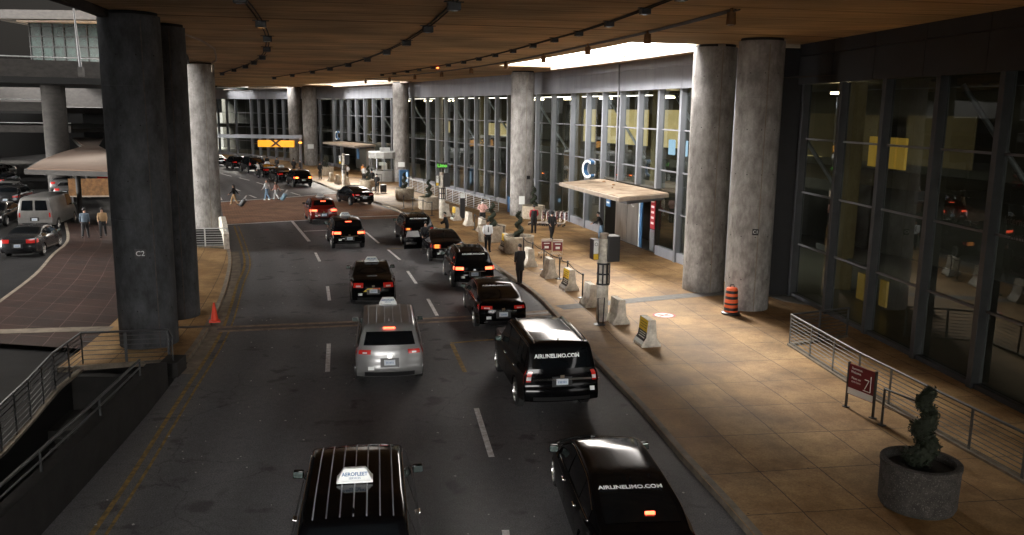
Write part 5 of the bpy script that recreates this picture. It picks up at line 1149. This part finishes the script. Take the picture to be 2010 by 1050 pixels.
    for sd in (-1, 1): MB().lathe([(.004, -.004), (.011, 0), (.004, .004)], n=8).build('eye', 'cloth_black', t).location = (sd*.030, ln+.108, 1.645)
    if mask: MB().add([(-.055, ln+.098, 1.61), (.055, ln+.098, 1.61), (.045, ln+.098, 1.54), (-.045, ln+.098, 1.54), (0, ln+.135, 1.605), (0, ln+.128, 1.545)], [(0, 4, 5, 3), (4, 1, 2, 5)]).build('face_mask', 'cloth_white', t)
    return t, wr
def suitcase(loc, rz, m, label, z=0, tilt=0.0, handle=True, size=(.42, .26, .62)):
    t = empty('suitcase', (loc[0], loc[1], z), R(rz), label, 'suitcase'); t.rotation_euler = (tilt, 0, R(rz)); w, d_, h = size
    MB().box((0, 0, .06+h/2), (w, d_, h)).build('shell', m, t, 40, bevel=.035); mb = MB()
    for k in range(4): mb.box((-w*.3+w*.2*k, -d_/2-.004, .06+h/2), (.02, .012, h*.8))
    mb.build('ribs', m, t)
    for sx in (-1, 1):
        for sy in (-1, 1): MB().lathe([(.03, -.012), (.03, .012)], n=12, axis='x').build('wheel', 'rubber', t).location = (sx*w*.4, sy*d_*.35, .035)
    if handle: MB().tube([(-w*.25, d_*.3, h), (-w*.25, d_*.3, h+.42), (w*.25, d_*.3, h+.42), (w*.25, d_*.3, h)], .011, 6).build('handle', 'steel', t)
    return t
person((-22.4, 68.6), 92, 'woman in a black top striding left over the crossing edge, towing a dark suitcase', 'cloth_black', 'cloth_khaki', longhair=True, stride=.42, arms=((.30, .1), (-.38, .0)), h=1.68, z=0, lean=.03)
suitcase((-21.75, 68.0), 80, 'case_black', 'black wheeled suitcase towed behind the woman striding left', 0, R(38))
person((-20.95, 72.8), 70, 'taller walker in white top and blue jeans, left one of the pair on the crossing', 'cloth_white', 'cloth_blue', stride=.36, h=1.78, z=0, arms=((.25, .1), (-.2, 0)))
person((-20.2, 72.9), 75, 'walker in a red-pink jacket and pale trousers, right one of the pair on the crossing', 'cloth_pink', 'cloth_white', stride=.38, h=1.62, z=0, longhair=True, arms=((.2, .1), (-.32, 0)))
suitcase((-19.75, 72.85), 80, 'case_blue', 'blue wheeled suitcase towed behind the walker in pink', 0, R(35))
person((.35, 37.6), 30, 'man in a long dark coat seen from behind at the kerb beside a limousine', 'cloth_black', 'cloth_black', coat=True, h=1.80, arms=((.05, .12), (.1, 0)), stride=.1)
person((-1.35, 46.4), 195, 'man in white shirt and dark tie standing behind the parked crossover', 'cloth_white', 'cloth_black', tie=True, h=1.76, arms=((.05, .15), (.05, .15)))
person((-2.0, 56.4), 185, 'masked man in pink shirt with tan bag, standing by the barriers', 'cloth_pink', 'cloth_black', mask=True, h=1.82, arms=((.22, .7), (.22, .7)), vest=None)
person((1.35, 53.9), 10, 'person with red sleeves under a black vest, between spiral shrub and trolleys', 'cloth_red', 'cloth_black', vest='cloth_black', h=1.78, arms=((.15, .15), (.2, .25)))
person((2.35, 50.9), 200, 'person in a black hooded jacket walking beside the luggage trolleys', 'cloth_black', 'cloth_black', hood=True, stride=.28, h=1.74, arms=((.2, .1), (.15, .2)))
person((5.35, 51.0), 80, 'person in black bending forward at the entrance, above the near post', 'cloth_black', 'cloth_blue', lean=.22, h=1.72, arms=((.35, .4), (.35, .4)), stride=.2)
person((-12.6, 79.3), 170, 'traveller in black with pale bag beside a dark suitcase, right of a planter', 'cloth_black', 'cloth_black', h=1.72, arms=((.2, .3), (.1, .1)), mask=True)
suitcase((-12.0, 79.2), 20, 'case_black', 'squat black suitcase standing beside the traveller with a pale bag', .15, size=(.55, .35, .7))
suitcase((-12.85, 78.8), 5, 'cloth_white', 'pale shopping bag hanging in front of the traveller in black', .30, handle=False, size=(.26, .12, .34))
person((-4.75, 46.35), 200, 'driver in black standing inside the swung open sedan door', 'cloth_black', 'cloth_black', h=1.78, z=0, arms=((.2, .4), (.1, .1)))
person((-3.95, 51.2), 100, 'person in black leaning at the right side of the crossover, pale mask', 'cloth_black', 'cloth_black', h=1.72, z=0, mask=True, lean=.12, arms=((.3, .4), (.3, .4)))
person((-17.9, 92.3), 200, 'person in a white top near the far entrance, left of the far light post', 'cloth_white', 'cloth_black', h=1.75, arms=((.2, .4), (.2, .4)))
person((-15.6, 90.0), 185, 'person in white top and black trousers just right of the far post', 'cloth_white', 'cloth_black', h=1.75, arms=((.1, .1), (.1, .1)))
person((-16.4, 94.0), 160, 'person in orange top deep in the far entrance', 'cloth_orange', 'cloth_black', h=1.75)
person((-13.9, 84.4), 190, 'dark figure standing by the planter left of the kiosk', 'cloth_black', 'cloth_black', h=1.78, hood=True)
for (x, y), lb in zip(((-30.2, 105.5), (-28.2, 102.6), (-25.6, 100.2), (-24.4, 98.4), (-21.2, 94.2), (-22.2, 101.0)),
    ('dark-clothed person at the kerb behind the far queue, leftmost under the amber sign', 'dark-clothed person at the kerb, second from left under the amber sign', 'dark-clothed person at the kerb just under the right end of the amber sign', 'dark-clothed person beside the amber beacon post', 'dark-clothed person at the kerb behind the first far car', 'dark-clothed person against the paired far columns')):
    person((x, y), random.uniform(120, 220), lb, 'cloth_black', 'cloth_black', h=1.8, group='dark figures along the far kerb')
person((-28.45, 96.0), 100, 'driver in a white shirt at the left side of the third far taxi', 'cloth_white', 'cloth_black', h=1.78, z=0, lean=.08)
person((-24.85, 49.3), 15, 'person with a blue-grey shirt walking away on the dark brick walk', 'cloth_slate', 'cloth_black', h=1.78, stride=.3, z=.145)
person((-24.1, 49.9), 200, 'person in dark clothes stepping along beside the blue-shirted walker', 'cloth_khaki', 'cloth_black', h=1.74, stride=.34, z=.145)

# ============================================================ STREET FURNITURE
def jersey(loc, rz, signed, label, m='barrier_concrete'):
    t = empty('concrete_barrier', (loc[0], loc[1], .155), R(rz), label, 'barrier', 'short jersey barriers along the kerb')
    pr = [(-.32, 0), (-.32, .08), (-.17, .32), (-.115, .90), (.115, .90), (.17, .32), (.32, .08), (.32, 0)]; ln = .78
    vs = [(x, -ln/2, z) for x, z in pr]+[(x, ln/2, z) for x, z in pr]; n = len(pr)
    MB().add(vs, [tuple(range(n)), tuple(range(n, 2*n))[::-1]]+[(i, (i+1) % n, n+(i+1) % n, n+i) for i in range(n)]).build('block', m, t, bevel=.015)
    if signed:
        def P(z):   # left face x at height
            for (x0, z0), (x1, z1) in zip(pr, pr[1:]):
                if z0 <= z <= z1: return x0+(x1-x0)*(z-z0)/((z1-z0) or 1)
        def band(z0, z1, nm, m2, o=-.008):
            zs = [z0]+[z for z in (.32,) if z0 < z < z1]+[z1]; vs = [(P(z)+o, y, z) for z in zs for y in (-ln/2+.01, ln/2-.01)]
            return MB().add(vs, [(2*i, 2*i+1, 2*i+3, 2*i+2) for i in range(len(zs)-1)]).build(nm, m2, t)
        band(.50, .895, 'yellow_poster', 'sign_yellow'); band(.20, .50, 'black_poster', 'sign_black'); band(.09, .20, 'white_footer', 'sign_white')
        for k in range(3): band(.60+.085*k, .625+.085*k, 'text_line', 'yellow_paint', -.011).scale = (1, .75, 1)
        for k in range(3): band(.27+.075*k, .30+.075*k, 'text_line', 'sign_white', -.011).scale = (1, .7, 1)
    return t
for (x, y), rz, sg_, lb in (((4.55, 27.75), 12, 1, 'concrete barrier with a yellow and black notice, nearest to the camera'),
    ((3.92, 30.75), 14, 0, 'plain concrete barrier just right of the near post'), ((3.15, 33.45), 14, 0, 'plain concrete barrier just left of the near post'),
    ((2.5, 36.6), 15, 1, 'concrete barrier with a yellow and black notice, middle of the row by two belt posts'), ((1.75, 39.3), 15, 0, 'plain concrete barrier next to two luggage trolleys, behind the middle notice'),
    ((.85, 42.2), 16, 0, 'plain concrete barrier in front of the nearer kerbside planter'), ((-.35, 47.1), 16, 1, 'concrete barrier with a yellow notice squeezed left of a spiral-shrub planter'),
    ((-1.95, 54.2), 17, 0, 'plain concrete barrier left of the masked man'), ((-2.95, 57.2), 18, 0, 'plain concrete barrier beyond the masked man, leaning face to the road'),
    ((-4.0, 60.0), 20, 1, 'concrete barrier with a yellow notice beside the Limo post'), ((-4.9, 62.2), 22, 0, 'plain concrete barrier just behind the Limo post'),
    ((-19.3, 91.0), 28, 0, 'plain concrete barrier behind the first far car'), ((-18.0, 88.2), 28, 0, 'plain concrete barrier between the first far car and the far yellow notice'), ((-16.6, 85.4), 28, 1, 'far concrete barrier carrying a yellow notice')):
    jersey((x, y), rz, sg_, lb)
def stanchion(loc, label, belt=None):
    t = empty('belt_post', (loc[0], loc[1], .155), 0, label, 'belt post', 'black belt posts between the barriers')
    MB().lathe([(.20, 0), (.20, .015), (.06, .04), (.03, .05)], n=20).build('base', 'black_plastic', t, 40); MB().cyl((0, 0, .04), (0, 0, .98), .032, n=12).build('pole', 'black_plastic', t, 50); MB().lathe([(.045, .94), (.045, 1.02), (.03, 1.03)], n=14).build('head', 'rail_dark', t, 50)
    if belt: MB().add([(0, 0, .93), (belt[0]-loc[0], belt[1]-loc[1], .93), (belt[0]-loc[0], belt[1]-loc[1], .98), (0, 0, .98), (.5*(belt[0]-loc[0]), .5*(belt[1]-loc[1]), .87), (.5*(belt[0]-loc[0]), .5*(belt[1]-loc[1]), .92)], [(0, 4, 5, 3), (4, 1, 2, 5)]).build('belt', 'black_plastic', t)
    return t
SP = [(2.95, 34.9), (2.5, 37.9), (2.2, 38.9), (1.55, 41.2), (1.05, 43.3), (.6, 44.9), (-.5, 49.4), (-1.2, 51.9), (-2.45, 55.0)]
for i, p in enumerate(SP): stanchion(p, ('black belt post behind the near post', 'black belt post right beside the middle yellow notice', 'black belt post just behind the middle notice barrier', 'black belt post beside the two luggage trolleys', 'black belt post between a plain barrier and the nearer kerbside planter', 'black belt post touching the nearer kerbside planter', 'black belt post by the second kerbside planter', 'black belt post behind the second kerbside planter', 'black belt post at the plain barrier by the masked man')[i], SP[i+1] if i < len(SP)-1 and i != 5 else None)
SP = [(-8.5, 66.5), (-7.7, 65.6), (-6.7, 63.6), (-5.9, 62.2)]
for i, p in enumerate(SP): stanchion(p, ('black belt post leftmost behind the limousine crossover', 'black belt post second from left behind the limousine crossover', 'black belt post in front of the rightmost far planter', 'black belt post just left of the Limo post')[i], SP[i+1] if i < 3 and i else None)
fr = empty('loop_frame', (3.22, 30.35, .155), R(12), 'thin black loop frame on a round base at the foot of the near post', 'frame stand')
MB().lathe([(.22, 0), (.22, .015), (.05, .03)], n=20).build('base', 'black_plastic', fr, 40); MB().tube([(-.05, 0, .02), (-.09, 0, .98), (.16, 0, 1.0), (.13, 0, .02)], .022, 6).build('loop', 'black_plastic', fr, 50)
def planter(loc, label, h=.95, r=.80, pm='planter_concrete'):
    t = empty('planter', (loc[0], loc[1], .155), 0, label, 'planter')
    MB().lathe([(r*.93, 0), (r*.95, .06), (r*.98, .08), (r, h-.10), (r*1.02, h-.08), (r*1.02, h-.01), (r*.98, h), (r*.86, h), (r*.84, h-.18)], n=48, caps=False).build('pot', pm, t, 35)
    mb = MB().lathe([(.01, .0), (r*.5, .02), (r*.85, 0)], (0, 0, h-.17), 24, caps=False); mb.build('soil', 'soil', t)
    return t
def shrub(loc, z, sh, label, seed=1, bushy=False, name='spiral_shrub'):
    random.seed(seed); t = empty(name, (loc[0], loc[1], z), random.uniform(0, 6), label, 'shrub'); t.location.z = z
    MB().tube([(0, 0, 0), (.01, .01, sh*.5), (0, 0, sh)], [.03, .025, .012], 8).build('stem', 'trunk', t, 50)
    mb = MB(); core = MB(); turns = 2.6; pts = []
    for i in range(60):
        u = i/59; a = turns*2*PI*u; rr = (.14 if seed == 3 else .17)*(1-.55*u); pts.append((Vector((rr*math.cos(a), rr*math.sin(a), .08+sh*.95*u)), .165*(1-.5*u)*(1.5 if seed == 3 else 1.15)))
    core.tube([p for p, _ in pts], [r*.78 for _, r in pts], 9)
    N_ = 3200 if seed == 3 else 1300
    for _ in range(N_):
        p, r = random.choice(pts)
        if bushy: d_ = Vector((random.gauss(0, 1), random.gauss(0, 1), random.gauss(0, .8))).normalized()*random.uniform(.5, 1)*.38; q = Vector((0, 0, sh*random.uniform(.1, .95)))+d_
        else: d_ = Vector((random.gauss(0, 1), random.gauss(0, 1), random.gauss(0, 1))).normalized(); q = p+d_*r*random.uniform(.7, 1.12)
        a = Vector((random.gauss(0, 1), random.gauss(0, 1), random.gauss(0, 1))).normalized()*random.uniform(.022, .05); b = a.cross(d_).normalized()*a.length*.6
        mb.add([q-a, q-b, q+a, q+b], [(0, 1, 2, 3)])
    o = mb.build('foliage', 'foliage', t)
    if not bushy: core.build('dense_core', 'foliage', t)
    return t
PL = [((8.15, 16.0), 'big dark planter lowest right beside the long railing', 1), ((.35, 46.2), 'round kerbside planter nearest the plain barriers', 1), ((-1.22, 50.3), 'round kerbside planter behind the man in the tie', 1),
      ((1.5, 61.4), 'round planter in front of the light column', 1), ((-6.55, 66.6), 'round planter behind the Limo post and belt posts', 1), ((-9.35, 73.8), 'round planter beyond the belt posts', 1),
      ((-13.9, 82.2), 'round planter beside the kiosk traveller', 1), ((-21.6, 99.3), 'farthest round planter beside the paired far columns', 0)]
for i, ((x, y), lb, _) in enumerate(PL):
    planter((x, y), lb, r=.82 if i else .74, pm='planter_concrete' if i else 'planter_shaded')
    shrub((x, y), .155+.78, 1.45 if i not in (0,) else 1.6, 'dark spiral shrub growing in the '+lb.split(' planter')[0]+' planter'+lb.split(' planter')[1], i+3, bushy=(i == 7), name='spiral_shrub' if i != 7 else 'bushy_shrub')
random.seed(11)
def post(loc, label, limo=False, far_=False):
    t = empty('service_post', (loc[0], loc[1], .155), R(12), label, 'sign post')
    MB().lathe([(.215, 0), (.215, 3.05), (.20, 3.08)], n=28).build('concrete_post', 'barrier_concrete', t, 40)
    # wrap-around speaker strip
    mb = MB()
    for a in (R(200), R(250), R(290), R(340)): mb.box((.235*math.cos(a), .235*math.sin(a), 1.78), (.05, .06, .82), a)
    for z in (1.40, 1.78, 2.16): mb.lathe([(.222, z-.03), (.245, z-.03), (.245, z+.03), (.222, z+.03)], n=28)
    mb.build('black_bracket', 'black_plastic', t)
    MB().box((.30, .02, 2.72), (.46, .62, .95)).build('control_box', 'black_plastic', t, bevel=.03)
    b2 = MB().box((-.36, .02, 2.70), (.22, .44, .74)).build('info_box', 'black_plastic', t, bevel=.02)
    MB().box((-.36, -.206, 2.80), (.18, .012, .5)).build('white_panel', 'sign_white', b2); MB().box((-.36, -.206, 2.44), (.18, .013, .2)).build('yellow_panel', 'sign_yellow', b2)
    MB().tube([(-.36+.055*math.cos(a), -.214, 2.90+.055*math.sin(a)) for a in [k*PI/6 for k in range(12)]], .008, 5, closed=True).build('ring_mark', 'sign_black', b2)
    MB().lathe([(.17, 2.96), (.17, 3.26), (.15, 3.28)], n=24).build('cap', 'canopy_edge', t, 40)
    if limo:
        MB().box((0, -.05, 3.75), (.75, .12, .42)).build('limo_sign', 'sign_black', t, bevel=.01); MB().cyl((0, 0, 3.2), (0, 0, 3.6), .06).build('sign_stem', 'black_plastic', t)
        text('Limo', .34, 'limo_green', t, (0, -.118, 3.74), (R(90), 0, 0), .006, bold=.006)
    return t
post((3.36, 31.0), 'tan round post with black equipment boxes standing in the barrier row near the camera')
post((-5.05, 60.9), 'tan post topped by a black sign with green Limo lettering', True)
post((-16.6, 84.2), 'far tan post with equipment boxes beside the far entrance')
def clock(loc): 
    t = empty('notice_stand', (loc[0], loc[1], .155), R(12), 'slim black stand with a white head beside the yellow notice by the Limo post', 'stand')
    MB().box((0, 0, .75), (.35, .18, 1.5)).build('stand_body', 'black_plastic', t, bevel=.02); MB().box((0, -.1, 1.62), (.34, .05, .34)).build('white_head', 'sign_white', t, bevel=.01); return t
clock((-3.6, 61.0))
def cart(loc, rz, label, group='maroon and silver luggage trolleys'):
    t = empty('luggage_trolley', (loc[0], loc[1], .155), R(rz), label, 'luggage trolley', group)
    mb = MB()
    for sx in (-.26, .26): mb.tube([(sx*.9, .75, .18), (sx, -.1, .22), (sx, -.2, .35), (sx, -.24, 1.0), (sx, -.34, 1.05)], .016, 6)
    mb.tube([(-.26, -.34, 1.05), (.26, -.34, 1.05)], .02, 6); mb.tube([(-.24, .75, .18), (.24, .75, .18)], .016, 6)
    for k in range(5): mb.tube([(-.2+.1*k, -.15, .24), (-.2+.1*k, .72, .18)], .008, 5)
    mb.build('frame', 'cart_metal', t, 50)
    MB().box((0, -.27, .72), (.50, .03, .52)).build('advert_panel', 'sign_maroon', t, bevel=.008); MB().box((0, -.288, .82), (.30, .006, .05)).build('white_line', 'sign_white', t); MB().box((0, -.288, .62), (.22, .006, .12)).build('white_line', 'sign_white', t); MB().box((0, -.288, .95), (.50, .006, .04)).build('white_line', 'sign_white', t)
    for (sx, sy) in ((-.24, -.1), (.24, -.1), (-.2, .7), (.2, .7)): MB().lathe([(.06, -.015), (.06, .015)], n=14, axis='x').build('wheel', 'rubber', t, 40).location = (sx, sy, .06)
    return t
c0 = cart((1.75, 44.6), 10, 'maroon luggage trolley, left of the two standing apart between barrier and planter')
copy_tree(c0, (2.35, 44.4, .155), R(4), 'maroon luggage trolley, right of the two standing apart between barrier and planter')
for k in range(6): copy_tree(c0, (3.35-.32*k*.95, 57.2+.10*k, .155), R(74), 'maroon luggage trolley nested in the row beside the light column', 'nested luggage trolleys')
br_ = empty('traffic_drum', (8.5, 32.35, .155), 0, 'orange and black striped drum barrel in front of the C1 column', 'traffic drum')
MB().lathe([(.36, 0), (.36, .06), (.31, .10)], n=28).build('base', 'black_plastic', br_, 40); MB().lathe([(.27, .08), (.25, .5), (.215, .98), (.19, 1.03), (.10, 1.05)], n=32).build('drum', 'orange', br_, 40)
for z0 in (.16, .38, .60, .82): r0 = .272-.055*(z0-.08)/.9; MB().lathe([(r0+.004, z0), (r0-.004, z0+.11)], n=32, caps=False).build('black_band', 'sign_black', br_, 40)
MB().tube([(-.08, 0, 1.05), (-.06, 0, 1.15), (.06, 0, 1.15), (.08, 0, 1.05)], .018, 6).build('handle', 'black_plastic', br_)
cn_ = empty('traffic_cone', (-10.72, 30.05, .155), R(20), 'small red traffic cone at the island edge behind column C2', 'traffic cone')
MB().box((0, 0, .02), (.38, .38, .04)).build('base', 'cone_red', cn_, bevel=.01); MB().lathe([(.14, .04), (.035, .68), (.03, .70)], n=24).build('cone', 'cone_red', cn_, 40); MB().lathe([(.058, .53), (.042, .62)], n=24, caps=False).build('top_band', 'rust', cn_, 40)
sb = empty('sign_board', (9.12, 21.35, .155), R(-66), 'maroon notice board on two legs in front of the long railing', 'notice board')
MB().box((0, 0, .95), (1.12, .04, .98)).build('board', 'sign_maroon', sb, bevel=.005); MB().box((0, -.024, .58), (1.10, .006, .20)).build('white_strip', 'sign_white', sb)
for sx in (-.6, .6): MB().box((sx, 0, .74), (.06, .06, 1.48)).build('leg', 'rail_dark', sb); MB().box((sx, 0, .01), (.2, .14, .02)).build('foot', 'rail_dark', sb)
text('Bienvenue.', .11, 'sign_white', sb, (-.2, -.025, 1.33), (R(90), 0, 0), .002); text('Welcome.', .11, 'sign_white', sb, (-.24, -.025, 1.21), (R(90), 0, 0), .002); text('Please use', .10, 'sign_white', sb, (-.22, -.025, 1.02), (R(90), 0, 0), .002); text('carts here', .10, 'sign_white', sb, (-.22, -.025, .91), (R(90), 0, 0), .002)
for a, b in (((.12, .75), (.42, .75)), ((.42, .75), (.42, 1.25)), ((.18, .80), (.34, 1.1)), ((.16, 1.1), (.34, 1.1))): MB().cyl((a[0], -.028, a[1]), (b[0], -.028, b[1]), .012).build('cart_symbol', 'sign_white', sb)
lr = empty('low_rail', (9.55, 19.85, .155), R(-68), 'low dark leaning rail right of the maroon notice board', 'leaning rail')
MB().tube([(-.62, 0, 0), (-.62, 0, .95), (.62, 0, .95), (.62, 0, 0)], .035, 8).build('hoop', 'rail_dark', lr, 50); MB().cyl((-.6, 0, .5), (.6, 0, .5), .02).build('mid_bar', 'canopy_edge', lr, 50)
for sx in (-.62, .62): MB().box((sx, 0, .01), (.18, .14, .02)).build('foot', 'rail_dark', lr)
dc = empty('floor_decal', (5.85, 31.95, .153), R(8), 'round white floor sticker with a red ring near the C1 column', 'floor sticker')
MB().lathe([(.36, 0), (.36, .003)], n=36).build('white_disc', 'sign_white', dc); MB().lathe([(.36, .0055), (.44, .0055)], n=36, caps=False).build('red_ring', 'sign_red', dc)
for a in (35, -35): MB().box((0, 0, .006), (.55, .07, .004), R(a)).build('cross_bar', 'sign_red', dc)
sb.scale = (.76, .9, .84)
# white octagonal kiosk
kk = empty('kiosk', (-13.9, 92.6, .15), R(8), 'white rounded kiosk with glass windows beside the kiosk-side column', 'kiosk')
MB().lathe([(1.55, 0), (1.55, 1.15)], n=12).build('base_panels', 'kiosk', kk); MB().lathe([(1.62, 2.45), (1.72, 2.5), (1.72, 3.1), (1.6, 3.15)], n=12).build('fascia', 'kiosk', kk); MB().lathe([(1.5, 1.15), (1.5, 2.45)], n=12, caps=False).build('windows', 'clear_glass', kk)
for k in range(12): a = 2*PI*k/12; MB().box((1.52*math.cos(a), 1.52*math.sin(a), 1.8), (.08, .08, 1.3), a).build('window_post', 'alum', kk)
MB().box((.1, -.2, 3.35), (1.1, .8, .4)).build('roof_unit', 'kiosk', kk, bevel=.04); MB().lathe([(1.2, .9), (1.2, 1.0)], n=12).build('counter', 'steel', kk); MB().box((-.2, -1.2, 1.9), (.7, .05, .35)).build('notice', 'sign_white', kk); MB().box((0, .8, 1.3), (.6, .5, 1.1)).build('cabinet', 'cart_metal', kk)
fg = empty('folding_gate', (-14.3, 87.2, .15), R(15), 'thin dark barrier frame right of the far post', 'barrier frame')
MB().tube([(-.9, 0, 0), (-.9, 0, 1.05), (.9, 0, 1.05), (.9, 0, 0)], .03, 6).build('frame', 'rail_dark', fg); MB().cyl((0, 0, 0), (0, 0, 1.05), .02).build('bar', 'rail_dark', fg); MB().cyl((-.9, 0, .5), (.9, 0, .5), .02).build('bar', 'rail_dark', fg)
vm = empty('teal_machine', (-10.9, 85.5, .15), R(20), 'dark teal vending machine at the far end of the long grey railing', 'machine')
MB().box((0, 0, .85), (.9, .6, 1.7)).build('cabinet', 'sign_blue', vm, bevel=.02); MB().box((.25, -.31, .9), (.12, .02, 1.2)).build('lit_strip', 'screen', vm)
vm = empty('teal_machine', (-.1, 65.2, .15), R(20), 'low dark teal bin at the near end of the grey railing by the light column', 'bin')
MB().box((0, 0, .6), (.5, .5, 1.2)).build('cabinet', 'sign_blue', vm, bevel=.02); MB().box((0, -.26, .8), (.3, .02, .3)).build('lit_strip', 'screen', vm)
# ============================================================ END
